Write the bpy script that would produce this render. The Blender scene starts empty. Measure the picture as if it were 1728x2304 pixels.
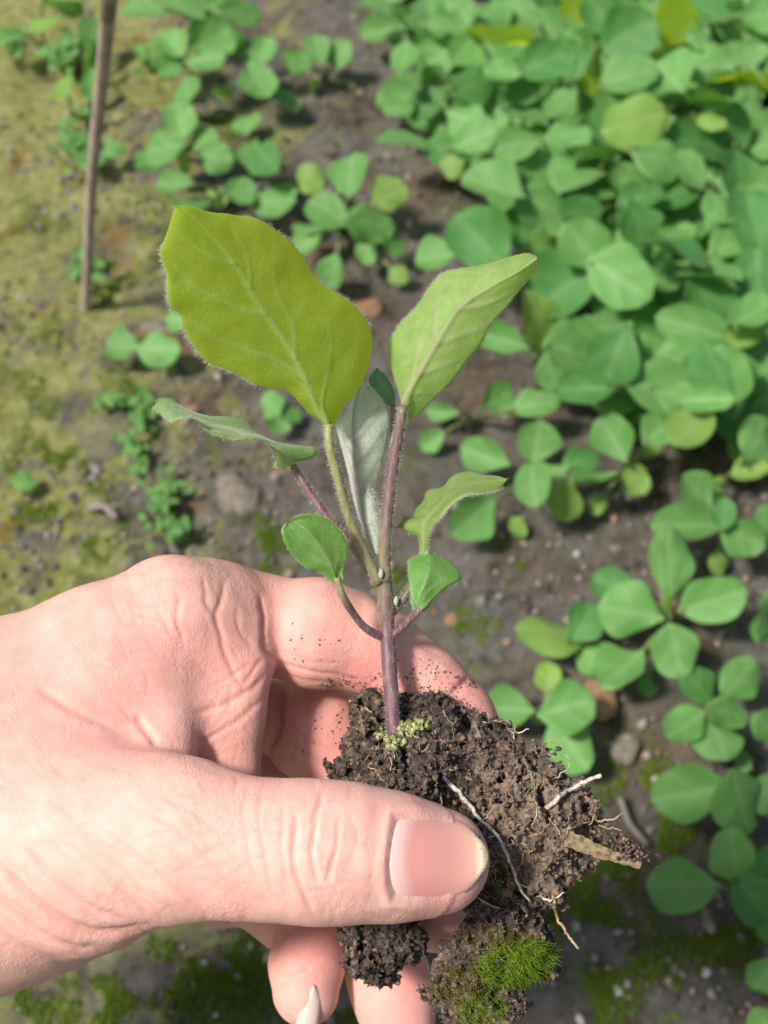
import bpy, bmesh, math, random
import numpy as np
from mathutils import Vector, Matrix
from mathutils.bvhtree import BVHTree

# ------------------------------------------------------------------ camera, sky, sun, exposure
scene = bpy.context.scene
col = scene.collection
PITCH = math.radians(55.0)              # the camera looks down on the seed bed
CAM_H = 0.48                            # metres above the soil
D0 = 220.0                              # mm from the lens to the held seedling
PX = 128.0 / 1728.0                     # mm per photograph pixel at that distance
cp, sp = math.cos(PITCH), math.sin(PITCH)
RIGHT = np.array([1.0, 0, 0]); UP = np.array([0, sp, cp]); BACK = np.array([0, -cp, sp])
CAM = np.array([0.0, 0.0, CAM_H])

cam_data = bpy.data.cameras.new('camera')
cam = bpy.data.objects.new('camera', cam_data); col.objects.link(cam)
cam.location = CAM
cam.rotation_euler = (math.pi / 2 - PITCH, 0, 0)
cam_data.sensor_fit = 'VERTICAL'
cam_data.angle = 2 * math.atan(1152 * PX / D0)
cam_data.clip_start = 0.01; cam_data.clip_end = 400.0
cam_data.dof.use_dof = True
cam_data.dof.focus_distance = 0.214
cam_data.dof.aperture_fstop = 17.0
scene.camera = cam

SUN_CAM = np.array([-0.50, 0.31, 0.81])  # direction towards the sun, in camera axes (right, up, back)
SUN_DIR = SUN_CAM[0] * RIGHT + SUN_CAM[1] * UP + SUN_CAM[2] * BACK
SUN_DIR = SUN_DIR / np.linalg.norm(SUN_DIR)
world = bpy.data.worlds.new('World'); scene.world = world
world.use_nodes = True
wn = world.node_tree.nodes; wl = world.node_tree.links
sky = wn.new('ShaderNodeTexSky'); sky.sky_type = 'NISHITA'; sky.sun_disc = False
sky.sun_elevation = math.asin(SUN_DIR[2]); sky.sun_rotation = math.atan2(SUN_DIR[0], SUN_DIR[1])
sky.dust_density = 3.0; sky.air_density = 1.2
bg = wn['Background']; bg.inputs['Strength'].default_value = 0.09
wl.new(sky.outputs['Color'], bg.inputs['Color'])
sun_data = bpy.data.lights.new('sun', 'SUN'); sun_data.energy = 4.3
sun_data.angle = math.radians(8.0)      # hazy sun through greenhouse film
sun_data.color = (1.0, 0.965, 0.92)
sun = bpy.data.objects.new('sun', sun_data); col.objects.link(sun)
sun.rotation_euler = Vector(SUN_DIR).to_track_quat('Z', 'Y').to_euler()
sun.location = (0, 0, 3)
scene.view_settings.view_transform = 'Standard'; scene.view_settings.look = 'None'
scene.view_settings.exposure = 0.36; scene.view_settings.gamma = 1.0
scene.view_settings.use_curve_mapping = False
scene.render.engine = 'CYCLES'
scene.cycles.use_denoising = True
scene.cycles.max_bounces = 8; scene.cycles.transmission_bounces = 6
rng = np.random.default_rng(7); random.seed(7)

# ------------------------------------------------------------------ coordinates
def P(u, v, z=0.0):
    """photo pixel + mm towards the camera -> camera-frame mm"""
    k = (D0 - z) / D0
    return np.array([(u - 864) * PX * k, (1152 - v) * PX * k, z])
def PA(a):
    a = np.asarray(a, float); k = (D0 - a[:, 2]) / D0
    return np.stack([(a[:, 0] - 864) * PX * k, (1152 - a[:, 1]) * PX * k, a[:, 2]], 1)
def RP(r, z=0.0): return r * PX * (D0 - z) / D0
def unproj(p):
    k = D0 / (D0 - p[:, 2])
    return p[:, 0] * k / PX + 864, 1152 - p[:, 1] * k / PX
def W(p):
    """camera-frame mm -> world metres"""
    p = np.asarray(p, float).reshape(-1, 3)
    return CAM - BACK * (D0 * .001) + .001 * (p[:, :1] * RIGHT + p[:, 1:2] * UP + p[:, 2:3] * BACK)
def G(u, v, h=0.0):
    """photo pixel ray -> world point at height h above the soil"""
    d = (u - 864) * PX / D0 * RIGHT + (1152 - v) * PX / D0 * UP - BACK
    t = (h - CAM_H) / d[2]
    return CAM + d * t, t               # t = depth in metres
def catmull(pts, n):
    pts = np.asarray(pts, float)
    if len(pts) == 2: return pts[0] + (pts[1] - pts[0]) * np.linspace(0, 1, n)[:, None]
    p = np.vstack([2 * pts[0] - pts[1], pts, 2 * pts[-1] - pts[-2]])
    out = []
    for i in range(1, len(p) - 2):
        t = np.linspace(0, 1, 24, endpoint=(i == len(p) - 3))[:, None]
        a, b, c, d = p[i-1], p[i], p[i+1], p[i+2]
        out.append(.5 * (2*b + (c-a)*t + (2*a-5*b+4*c-d)*t*t + (3*b-a-3*c+d)*t**3))
    q = np.vstack(out)
    s = np.r_[0, np.cumsum(np.linalg.norm(np.diff(q, axis=0), axis=1))]
    x = np.linspace(0, s[-1], n)
    return np.stack([np.interp(x, s, q[:, k]) for k in range(q.shape[1])], 1)

# ------------------------------------------------------------------ objects
def tag(o, label=None, cat=None, group=None, kind=None):
    if label: o['label'] = label
    if cat: o['category'] = cat
    if group: o['group'] = group
    if kind: o['kind'] = kind
    return o
def empty(name, loc):
    o = bpy.data.objects.new(name, None); col.objects.link(o)
    o.empty_display_size = .01; o.location = loc
    return o
def mesh(name, verts, faces, mat=None, smooth=True, attrs=None):
    me = bpy.data.meshes.new(name)
    verts = np.asarray(verts, np.float32)
    if isinstance(faces, np.ndarray) and faces.ndim == 2:
        me.vertices.add(len(verts)); me.vertices.foreach_set('co', verts.ravel())
        n, k = faces.shape
        me.loops.add(n * k); me.loops.foreach_set('vertex_index', faces.astype(np.int32).ravel())
        me.polygons.add(n); me.polygons.foreach_set('loop_start', np.arange(0, n * k, k, dtype=np.int32))
        me.polygons.foreach_set('loop_total', np.full(n, k, np.int32))
        me.update(calc_edges=True)
    else:
        me.from_pydata(verts.tolist(), [], [list(map(int, f)) for f in faces])
    if smooth: me.polygons.foreach_set('use_smooth', np.ones(len(me.polygons), bool))
    for k, a in (attrs or {}).items():
        a = np.asarray(a, np.float32)
        if a.ndim == 1:
            at = me.attributes.new(k, 'FLOAT', 'POINT'); at.data.foreach_set('value', a)
        else:
            at = me.attributes.new(k, 'FLOAT_COLOR', 'POINT')
            at.data.foreach_set('color', np.c_[a, np.ones(len(a))].astype(np.float32).ravel())
    if mat: me.materials.append(mat)
    me.validate()
    return me
def obj(name, me, parent=None, loc=None):
    o = bpy.data.objects.new(name, me); col.objects.link(o)
    if parent is not None: o.parent = parent
    if loc is not None: o.location = loc
    return o
def part(name, verts_mm, faces, mat, parent, smooth=True, attrs=None, base=None):
    """a part given in camera-frame mm, stored relative to its thing's base"""
    b = np.asarray(parent_base(parent)) if base is None else base
    return obj(name, mesh(name, W(verts_mm) - b, faces, mat, smooth, attrs), parent)
def parent_base(o):
    b = np.zeros(3)
    while o is not None:
        b += np.array(o.location); o = o.parent
    return b
def tube(path, radii, sides=8, cap=True, flat=None):
    path = np.asarray(path, float); n = len(path); radii = np.broadcast_to(np.asarray(radii, float), (n,))
    tan = np.gradient(path, axis=0); tan /= np.linalg.norm(tan, axis=1)[:, None] + 1e-12
    ref = np.array([.3, .2, .93]) if flat is None else np.asarray(flat, float)
    V = []
    for i in range(n):
        t = tan[i]; a = np.cross(t, ref); a /= np.linalg.norm(a) + 1e-12; b = np.cross(a, t)
        ang = np.arange(sides) * 2 * math.pi / sides
        V.append(path[i] + radii[i] * (np.cos(ang)[:, None] * a + np.sin(ang)[:, None] * b))
    V = np.vstack(V); F = []
    for i in range(n - 1):
        for j in range(sides):
            k = (j + 1) % sides
            F.append((i*sides+j, i*sides+k, (i+1)*sides+k, (i+1)*sides+j))
    if cap:
        F.append(tuple(range(sides))[::-1]); F.append(tuple((n-1)*sides + j for j in range(sides)))
    return V, F
class Join:
    def __init__(s): s.v = []; s.f = []; s.n = 0; s.a = []
    def add(s, v, f, a=None):
        v = np.asarray(v); s.v.append(v); s.f += [tuple(int(i) + s.n for i in q) for q in f]; s.n += len(v)
        if a is not None: s.a.append(np.broadcast_to(a, (len(v),) + np.shape(a)[1:] if np.ndim(a) else (len(v),)))
    def get(s): return np.vstack(s.v), s.f

# ------------------------------------------------------------------ numpy value noise
def _hash(i, j, k, s):
    h = (i.astype(np.uint32) * np.uint32(374761393) + j.astype(np.uint32) * np.uint32(668265263)
         + k.astype(np.uint32) * np.uint32(2246822519) + np.uint32(s * 3266489917 & 0xffffffff))
    h = (h ^ (h >> np.uint32(13))) * np.uint32(1274126177)
    h = h ^ (h >> np.uint32(16))
    return (h & np.uint32(0xffff)).astype(np.float32) / 32767.5 - 1.0
def vnoise(p, s=0):
    p = np.asarray(p, np.float32); f = np.floor(p); i = f.astype(np.int64) + 100000; t = p - f; t = t * t * (3 - 2 * t)
    x, y, z = i[:, 0], i[:, 1], i[:, 2]; r = 0
    for dx in (0, 1):
        for dy in (0, 1):
            for dz in (0, 1):
                w = (t[:, 0] if dx else 1 - t[:, 0]) * (t[:, 1] if dy else 1 - t[:, 1]) * (t[:, 2] if dz else 1 - t[:, 2])
                r = r + w * _hash(x + dx, y + dy, z + dz, s)
    return r
def fbm(p, scale, octv=3, s=0, gain=.5):
    r = 0; a = 1.0; p = np.asarray(p, np.float32) / scale
    for o in range(octv):
        r = r + a * vnoise(p * (2.03 ** o) + 17.3 * o, s + o); a *= gain
    return r

# ------------------------------------------------------------------ implicit surfaces
def rcone(p, a, b, ra, rb, q=1.0, qy=1.0):
    """tapered capsule; q < 1 flattens it along the depth axis"""
    ba = b - a; t = np.clip(((p - a) @ ba) / (ba @ ba + 1e-9), 0, 1)
    d = p - a - t[:, None] * ba
    d = d * np.array([1, 1 / qy, 1 / q])
    return (np.sqrt((d * d).sum(1)) - (ra + (rb - ra) * t))
def smin(a, b, k):
    h = np.clip(.5 + .5 * (b - a) / k, 0, 1)
    return b + (a - b) * h - k * h * (1 - h)
def surface_nets(fn, xs, ys, zs, band, step=4):
    """mesh the zero set of fn on a rectilinear grid, sampling finely only near the surface"""
    nx, ny, nz = [(len(c) // step) * step for c in (xs, ys, zs)]
    xs, ys, zs = xs[:nx], ys[:ny], zs[:nz]
    h = step // 2
    cx, cy, cz = xs[h::step], ys[h::step], zs[h::step]
    g = np.stack(np.meshgrid(cx, cy, cz, indexing='ij'), -1).reshape(-1, 3)
    C = fn(g).reshape(len(cx), len(cy), len(cz)).astype(np.float32)
    F = C.repeat(step, 0).repeat(step, 1).repeat(step, 2)
    m = np.abs(F) < band
    ix, iy, iz = np.nonzero(m)
    pts = np.stack([xs[ix], ys[iy], zs[iz]], 1)
    vals = np.empty(len(pts), np.float32)
    for i in range(0, len(pts), 400000): vals[i:i+400000] = fn(pts[i:i+400000])
    F[ix, iy, iz] = vals
    ins = F < 0
    cnt = np.zeros((nx-1, ny-1, nz-1), np.int8)
    for dx in (0, 1):
        for dy in (0, 1):
            for dz in (0, 1): cnt += ins[dx:nx-1+dx, dy:ny-1+dy, dz:nz-1+dz]
    act = (cnt > 0) & (cnt < 8)
    ai, aj, ak = np.nonzero(act)
    idx = np.full(act.shape, -1, np.int64); idx[ai, aj, ak] = np.arange(len(ai))
    acc = np.zeros((len(ai), 3)); num = np.zeros(len(ai))
    cor = [(a, b, c) for a in (0, 1) for b in (0, 1) for c in (0, 1)]
    val = {c: F[ai+c[0], aj+c[1], ak+c[2]] for c in cor}
    pos = {c: np.stack([xs[ai+c[0]], ys[aj+c[1]], zs[ak+c[2]]], 1) for c in cor}
    for c in cor:
        for ax in range(3):
            if c[ax]: continue
            d = list(c); d[ax] = 1; d = tuple(d)
            a, b = val[c], val[d]; x = (a < 0) != (b < 0)
            t = np.where(x, a / np.where(x, a - b, 1), 0)[:, None]
            acc += np.where(x[:, None], pos[c] + t * (pos[d] - pos[c]), 0); num += x
    V = acc / num[:, None]
    Q = []
    for ax in range(3):
        sl0 = [slice(1, -1)] * 3; sl1 = [slice(1, -1)] * 3
        sl0[ax] = slice(0, -1); sl1[ax] = slice(1, None)
        A, B = ins[tuple(sl0)], ins[tuple(sl1)]
        e = np.nonzero(A != B); off = [1, 1, 1]; off[ax] = 0
        i, j, k = [e[n] + off[n] for n in range(3)]
        o1, o2 = [(1, 2), (2, 0), (0, 1)][ax]
        def cell(d1, d2):
            c = [i.copy(), j.copy(), k.copy()]; c[o1] -= d1; c[o2] -= d2
            return idx[c[0], c[1], c[2]]
        q = np.stack([cell(1, 1), cell(0, 1), cell(0, 0), cell(1, 0)], 1)
        fl = ~A[e]
        q[fl] = q[fl][:, ::-1]
        Q.append(q)
    Q = np.vstack(Q); Q = Q[(Q >= 0).all(1)]
    return V, Q
def smooth_mesh(V, Q, it=2, lam=.5, mu=-.52):
    e = np.vstack([Q[:, [0, 1]], Q[:, [1, 2]], Q[:, [2, 3]], Q[:, [3, 0]]])
    e = np.vstack([e, e[:, ::-1]])
    deg = np.bincount(e[:, 0], minlength=len(V)).astype(float)[:, None]
    for _ in range(it):
        for l in (lam, mu):
            s = np.stack([np.bincount(e[:, 0], V[e[:, 1], k], minlength=len(V)) for k in range(3)], 1)
            V = V + l * (s / np.maximum(deg, 1) - V)
    return V
def vnormals(V, Q):
    fn = np.cross(V[Q[:, 2]] - V[Q[:, 0]], V[Q[:, 3]] - V[Q[:, 1]])
    n = np.zeros_like(V)
    for c in range(4):
        for k in range(3): n[:, k] += np.bincount(Q[:, c], fn[:, k], minlength=len(V))
    return n / (np.linalg.norm(n, axis=1)[:, None] + 1e-12)
def polydist(u, v, poly):
    """distance in px from points to a polyline, and position along it"""
    d = np.full(len(u), 1e9); T = np.zeros(len(u)); n = len(poly) - 1
    for i in range(n):
        a, b = poly[i], poly[i+1]; ba = b - a
        t = np.clip(((u - a[0]) * ba[0] + (v - a[1]) * ba[1]) / (ba @ ba + 1e-9), 0, 1)
        q = np.hypot(u - a[0] - t * ba[0], v - a[1] - t * ba[1])
        m = q < d; d[m] = q[m]; T[m] = (i + t[m]) / n
    return d, T
def inpoly(u, v, poly):
    r = np.zeros(len(u), bool); n = len(poly)
    for i in range(n):
        x1, y1 = poly[i]; x2, y2 = poly[(i + 1) % n]
        c = ((y1 > v) != (y2 > v)) & (u < (x2 - x1) * (v - y1) / (y2 - y1 + 1e-12) + x1)
        r ^= c
    return r

# ------------------------------------------------------------------ materials
def newmat(name):
    m = bpy.data.materials.new(name); m.use_nodes = True
    return m, m.node_tree.nodes, m.node_tree.links, m.node_tree.nodes['Principled BSDF']
def N(nodes, t, **kw):
    n = nodes.new(t)
    for k, v in kw.items():
        if k.startswith('i_'): n.inputs[k[2:].replace('_', ' ')].default_value = v
        else: setattr(n, k, v)
    return n
def mixc(nodes, links, fac, a, b, mode='MIX'):
    m = nodes.new('ShaderNodeMix'); m.data_type = 'RGBA'; m.blend_type = mode
    for sock, x in ((m.inputs[0], fac), (m.inputs[6], a), (m.inputs[7], b)):
        if hasattr(x, 'is_linked'): links.new(x, sock)
        elif isinstance(x, (int, float)): sock.default_value = x
        else: sock.default_value = (*x, 1) if len(x) == 3 else x
    return m.outputs[2]
def ramp(nodes, links, fac, stops, interp='LINEAR'):
    r = nodes.new('ShaderNodeValToRGB'); r.color_ramp.interpolation = interp
    e = r.color_ramp.elements
    while len(e) < len(stops): e.new(.5)
    for x, (p, c) in zip(e, stops):
        x.position = p; x.color = (*c, 1) if len(c) == 3 else c
    links.new(fac, r.inputs[0]); return r.outputs[0]
def gray(x): return (x, x, x)
def noise(nodes, links, scale, detail=4, rough=.55, coord='Object', vec=None, dist=0.0):
    n = nodes.new('ShaderNodeTexNoise'); n.inputs['Scale'].default_value = scale
    n.inputs['Detail'].default_value = detail; n.inputs['Roughness'].default_value = rough
    n.inputs['Distortion'].default_value = dist
    if vec is None:
        tc = nodes.new('ShaderNodeTexCoord'); vec = tc.outputs[coord]
    links.new(vec, n.inputs['Vector']); return n.outputs['Fac']
def math_n(nodes, links, op, a, b=None, clamp=False):
    m = nodes.new('ShaderNodeMath'); m.operation = op; m.use_clamp = clamp
    for s, x in ((m.inputs[0], a), (m.inputs[1], b)):
        if x is None: continue
        if hasattr(x, 'is_linked'): links.new(x, s)
        else: s.default_value = x
    return m.outputs[0]
def bump(nodes, links, h, strength, dist, prev=None):
    b = nodes.new('ShaderNodeBump'); b.inputs['Strength'].default_value = strength
    b.inputs['Distance'].default_value = dist; links.new(h, b.inputs['Height'])
    if prev is not None: links.new(prev, b.inputs['Normal'])
    return b.outputs['Normal']
def attr(nodes, name, out='Fac'):
    a = nodes.new('ShaderNodeAttribute'); a.attribute_name = name; return a.outputs[out]

# ================================================================== THE HAND
def make_skin():
    m, n, l, b = newmat('skin')
    tc = n.new('ShaderNodeTexCoord').outputs['Object']
    red = attr(n, 'red'); crease = attr(n, 'crease')
    mott = noise(n, l, 260, 5, .6, vec=tc)
    big = noise(n, l, 75, 3, .5, vec=tc)
    base = ramp(n, l, mott, [(.3, (.655, .355, .285)), (.55, (.71, .41, .335)), (.75, (.75, .465, .385))])
    base = mixc(n, l, math_n(n, l, 'MULTIPLY', red, .72, True), base, (.77, .235, .205))
    bl = ramp(n, l, big, [(.45, gray(0)), (.72, gray(.35))])
    base = mixc(n, l, bl, base, (.77, .33, .27))
    base = mixc(n, l, math_n(n, l, 'MULTIPLY', crease, .42, True), base, (.55, .215, .16))
    dirt = ramp(n, l, noise(n, l, 1500, 4, .7, vec=tc), [(.66, gray(0)), (.72, gray(.5))])
    base = mixc(n, l, math_n(n, l, 'MULTIPLY', dirt, attr(n, 'dirt')), base, (.10, .06, .045))
    l.new(base, b.inputs['Base Color'])
    b.inputs['Subsurface Weight'].default_value = .55
    b.inputs['Subsurface Radius'].default_value = (1.0, .32, .16)
    b.inputs['Subsurface Scale'].default_value = .0022
    b.inputs['Roughness'].default_value = .55
    b.inputs['Specular IOR Level'].default_value = .32
    # fine skin relief: crossing furrows in the skin's own frame, pores
    hp = attr(n, 'skin_mm', 'Vector')
    nz = n.new('ShaderNodeTexNoise'); nz.inputs['Scale'].default_value = .55; nz.inputs['Detail'].default_value = 3; l.new(hp, nz.inputs['Vector'])
    sc = n.new('ShaderNodeVectorMath'); sc.operation = 'SCALE'; sc.inputs['Scale'].default_value = 2.2; l.new(nz.outputs['Color'], sc.inputs[0])
    wob = n.new('ShaderNodeVectorMath'); wob.operation = 'ADD'; l.new(hp, wob.inputs[0]); l.new(sc.outputs[0], wob.inputs[1])
    def furrow(deg, across, along, width, w0):
        mp = n.new('ShaderNodeMapping'); mp.vector_type = 'TEXTURE'
        mp.inputs['Rotation'].default_value = (0, 0, math.radians(deg)); mp.inputs['Scale'].default_value = (1 / across, 1 / along, 1 / along)
        l.new(wob.outputs[0], mp.inputs['Vector'])
        t = noise(n, l, 1.0, 2.5, .5, vec=mp.outputs[0])
        d_ = math_n(n, l, 'ABSOLUTE', math_n(n, l, 'SUBTRACT', t, .5))
        return ramp(n, l, d_, [(0, gray(w0)), (width, gray(1))])
    f1 = furrow(28, .85, .20, .075, 0.0); f2 = furrow(-38, .95, .24, .07, .15); f3 = furrow(80, .8, .26, .06, .35)
    f4 = furrow(12, 2.1, .5, .11, .1); f5 = furrow(-50, 2.3, .6, .11, .2)
    big_ = math_n(n, l, 'MULTIPLY', math_n(n, l, 'MULTIPLY', f1, f2), f3); sm_ = math_n(n, l, 'MULTIPLY', f4, f5)
    h3 = noise(n, l, 3.2, 3, .6, vec=hp)
    lim = ramp(n, l, noise(n, l, .12, 2, .5, vec=hp), [(.38, gray(.35)), (.62, gray(1))])
    def bumpv(h, st, dist, prev=None):
        o_ = bump(n, l, h, 1.0, dist, prev); l.new(math_n(n, l, 'MULTIPLY', lim, st), o_.node.inputs['Strength']); return o_
    nb = bumpv(big_, .36, .00018)
    nb = bumpv(sm_, .42, .00009, nb)
    nb = bump(n, l, h3, .2, .00009, nb)
    l.new(nb, b.inputs['Normal'])
    return m
SKIN = make_skin()

def seg(*pts, q=.85, k=3.0):
    """chain of (u, v, z, r px) joints as smooth-blended tapered capsules"""
    return dict(c=[(P(u, v, z), RP(r, z)) for u, v, z, r in pts], q=q, k=k)
HAND = {
 'palm': [seg((-2300, 2560, -12, 560), (-1200, 2180, -10, 470), (-420, 1955, -9, 425), (-20, 1815, -8, 398), q=.66),
          seg((0, 1700, -12, 300), (240, 1520, -10, 205), (385, 1402, -11, 146), q=.8),
          seg((20, 1880, -4, 318), (190, 1900, 4, 238), (350, 1888, 9, 176), q=.78),
          seg((150, 1650, -8, 190), (330, 1580, -6, 88), q=.8),
          seg((375, 1445, -11, 72), (392, 1560, -8, 46), (372, 1690, -1, 66), q=.8),
          seg((130, 2010, -6, 150), (262, 2052, -4, 66), q=.8),
          seg((150, 1780, -34, 260), (420, 1780, -40, 170), q=.7),
          seg((500, 1395, -17, 94), (520, 1500, -12, 84), (511, 1600, -10.5, 80), (506, 1780, -10, 78), q=.8),
          seg((430, 1440, -15, 84), (432, 1620, -12.5, 76), (430, 1780, -12.5, 76), q=.8)],
 'thumb': [seg((330, 1886, 9, 178), (430, 1890, 11, 168), (540, 1908, 12.5, 153), (640, 1914, 13, 150), (715, 1917, 13, 155),
               (790, 1920, 12.5, 149), (890, 1929, 11, 137), (975, 1936, 9, 116), (988, 1936, 8.5, 106), q=.82, k=2.5)],
 'index': [seg((385, 1402, -13, 144), (470, 1412, -18, 147), (560, 1406, -21.5, 122), q=.95, k=3),
           seg((640, 1412, -23, 113), (710, 1424, -21, 124), (790, 1440, -22, 112), q=.9, k=1.2),
           seg((862, 1470, -23, 100), (950, 1556, -24, 103), (1000, 1602, -24, 100), q=.9, k=1.2),
           seg((1030, 1640, -24, 96), (1085, 1722, -24, 84), q=.9, k=1)],
 'middle': [seg((560, 1610, -33, 80), (606, 1600, -31, 66), (604, 1645, -31, 46), q=.9, k=2),
            seg((668, 1600, -33, 72), (705, 1645, -31, 110), (780, 1712, -32, 104), q=.9, k=1.2),
            seg((850, 1830, -36, 100), (930, 1950, -33, 92), (985, 2060, -27, 80), q=.9)],
 'ring': [seg((560, 1770, -42, 90), (650, 1770, -42, 92), (720, 1830, -46, 98), q=.9),
          seg((720, 1830, -50, 98), (820, 2050, -44, 92), (885, 2230, -38, 90), (905, 2350, -36, 78), q=.9)],
 'little': [seg((420, 1880, -50, 150), (505, 1982, -46, 104), q=.9),
            seg((560, 1990, -47, 84), (640, 2080, -42, 62), q=.9),
            seg((695, 2080, -38, 72), (690, 2170, -34, 83), (688, 2232, -31, 75), q=.9, k=1.5)],
}
KG = {'thumb': 5.0, 'index': 3.2, 'middle': 1.6, 'ring': 1.5, 'little': 1.2}
KI = {'palm': 6.0, 'thumb': 2.5, 'index': 2.4, 'middle': 1.6, 'ring': 2.5, 'little': 1.3}
def group_sdf(p, name):
    d = None
    for s in HAND[name]:
        e = None
        for (a, ra), (b, rb) in zip(s['c'][:-1], s['c'][1:]):
            x = rcone(p, a, b, ra, rb, s['q'])
            e = x if e is None else smin(e, x, s['k'])
        d = e if d is None else smin(d, e, KI[name])
    return d
def hand_sdf(p):
    p = np.asarray(p, float)
    d = group_sdf(p, 'palm')
    d = smin(d, group_sdf(p, 'thumb'), KG['thumb'])
    f = group_sdf(p, 'index')
    d = smin(d, f, KG['index'])
    for g in ('middle', 'ring', 'little'):
        d = smin(d, group_sdf(p, g), KG[g])
    return d
def grid(*segs):
    out = []
    for a, b, h in segs: out.append(np.arange(a, b, h))
    return np.concatenate(out)
HX = grid((-215, -110, 3.0), (-110, -72, 1.0), (-72, 34, .36))
HY = grid((-150, -112, 2.0), (-112, -96, .8), (-96, 2, .36))
HZ = grid((-78, -62, 1.2), (-62, 32, .40))
hv, hq = surface_nets(hand_sdf, HX, HY, HZ, 3.4)
hv = smooth_mesh(hv, hq, 3)
hn = vnormals(hv, hq)

def tr(off, s):
    return lambda pts: np.array([(off[0] + s * x, off[1] + s * y) for x, y in pts])
A1 = tr((0, 1200), .5425); A2 = tr((560, 1250), .5666); A4 = tr((600, 1050), .3315)
# skin folds: polyline, width px, depth mm, depth range of the skin they lie on
FOLDS = [
 (A1([(1340,1055),(1312,1150),(1293,1270),(1300,1390),(1332,1470)]), 7, .50, 0),
 (A1([(1235,1150),(1213,1290),(1224,1400),(1252,1490),(1300,1590)]), 7, .48, 0),
 (A1([(1405,1180),(1398,1320),(1352,1450)]), 6, .38, 0),
 (A1([(1440,1150),(1480,1250),(1470,1330)]), 5, .18, 0),
 (A1([(1180,1110),(1163,1250),(1172,1360),(1200,1460)]), 6, .30, 0),
 (A1([(1095,1040),(1075,1150),(1085,1280),(1110,1400),(1135,1520)]), 6, .28, 0),
 (A1([(1030,1050),(1010,1160),(1020,1300),(1060,1440)]), 5, .18, 0),
 (A1([(980,1010),(972,1080)]), 6, .30, 0),
 (A1([(1310,1120),(1400,1085)]), 5, .22, 0),
 (A1([(1260,1480),(1380,1470),(1470,1440)]), 5, .22, 0),
 (A1([(600,1150),(760,1250),(900,1400),(980,1500)]), 7, .30, 0),
 (A1([(640,1080),(820,1170),(930,1290),(1010,1400)]), 6, .20, 0),
 (A1([(400,1200),(560,1330),(700,1450),(860,1585)]), 8, .34, 0),
 (A1([(320,1230),(480,1370),(620,1500),(760,1590)]), 7, .24, 0),
 (A1([(230,1250),(420,1400),(560,1540),(640,1610)]), 8, .32, 0),
 (A1([(100,1300),(250,1450),(400,1560),(560,1620)]), 9, .40, 0),
 (A1([(0,1380),(150,1530),(330,1640),(480,1655),(600,1625)]), 12, .80, 0),
 (A1([(-40,1470),(90,1600),(250,1700),(430,1720)]), 10, .45, 0),
 (A1([(-60,1600),(100,1720),(280,1780)]), 10, .35, 0),
 (A1([(-80,1330),(60,1440),(200,1560)]), 8, .28, 0),
 (A1([(840,1500),(1000,1380),(1110,1330)]), 5, .16, 0),
 (A1([(700,1420),(860,1330),(1000,1260)]), 5, .14, 0),
 (A1([(500,1310),(650,1240),(790,1190)]), 5, .13, 0),
 (A1([(900,1560),(960,1490),(1080,1420)]), 5, .14, 0),
 (A1([(150,640),(300,735),(480,815)]), 10, .30, 0),
 (A1([(560,755),(615,830),(655,885)]), 9, .55, 0),
 (A1([(480,700),(560,790),(620,850)]), 7, .25, 0),
 (A1([(1080,250),(1092,380),(1097,470),(1128,525)]), 8, .90, 1),
 (A1([(935,190),(905,320),(918,450),(962,560),(1010,640)]), 8, .50, 1),
 (A1([(845,180),(858,290),(905,350)]), 7, .30, 1),
 (A1([(740,250),(735,360),(765,450)]), 8, .35, 1),
 (A1([(650,290),(700,400),(760,460)]), 6, .25, 1),
 (A1([(1010,640),(1060,560),(1095,520)]), 6, .35, 1),
 (A1([(810,740),(940,700),(1040,650),(1095,590)]), 8, .55, 1),
 (A1([(880,640),(960,600),(1040,540)]), 6, .22, 1),
 (A1([(980,300),(990,400),(1050,470)]), 6, .22, 1),
 (A1([(805,870),(900,830),(1000,760),(1080,690)]), 7, .40, 1),
 (A1([(560,330),(640,360),(720,370)]), 5, .18, 0),
 (A1([(550,290),(640,310),(730,325)]), 5, .16, 0),
 (A1([(560,370),(650,395),(730,420)]), 5, .14, 0),
 (A1([(1150,530),(1280,570),(1400,590),(1490,605)]), 4, .20, 1),
 (A1([(1130,560),(1260,610),(1420,630)]), 4, .14, 1),
 (A1([(1180,480),(1300,530),(1440,540)]), 4, .10, 1),
 (A1([(1175,640),(1155,800),(1118,885)]), 8, .80, 1),
 (A1([(1235,850),(1212,955)]), 5, .25, 1),
 (A1([(1180,770),(1290,860),(1390,900)]), 4, .14, 1),
 (A1([(1170,800),(1260,900),(1350,960)]), 4, .14, 1),
 (A1([(1170,1815),(1220,1822),(1285,1800)]), 5, .30, 1),
 (A1([(1140,1750),(1170,1680),(1250,1615)]), 6, .35, 1),
 (A1([(1170,1660),(1210,1625),(1270,1612)]), 5, .25, 1),
 (A4([(1378,1428),(1310,1490),(1250,1545)]), 7, .50, 1),
 (A4([(1000,1180),(1090,1250),(1200,1300)]), 4, .10, 1),
 (A4([(960,1260),(1080,1330),(1220,1400)]), 4, .10, 1),
]
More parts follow.
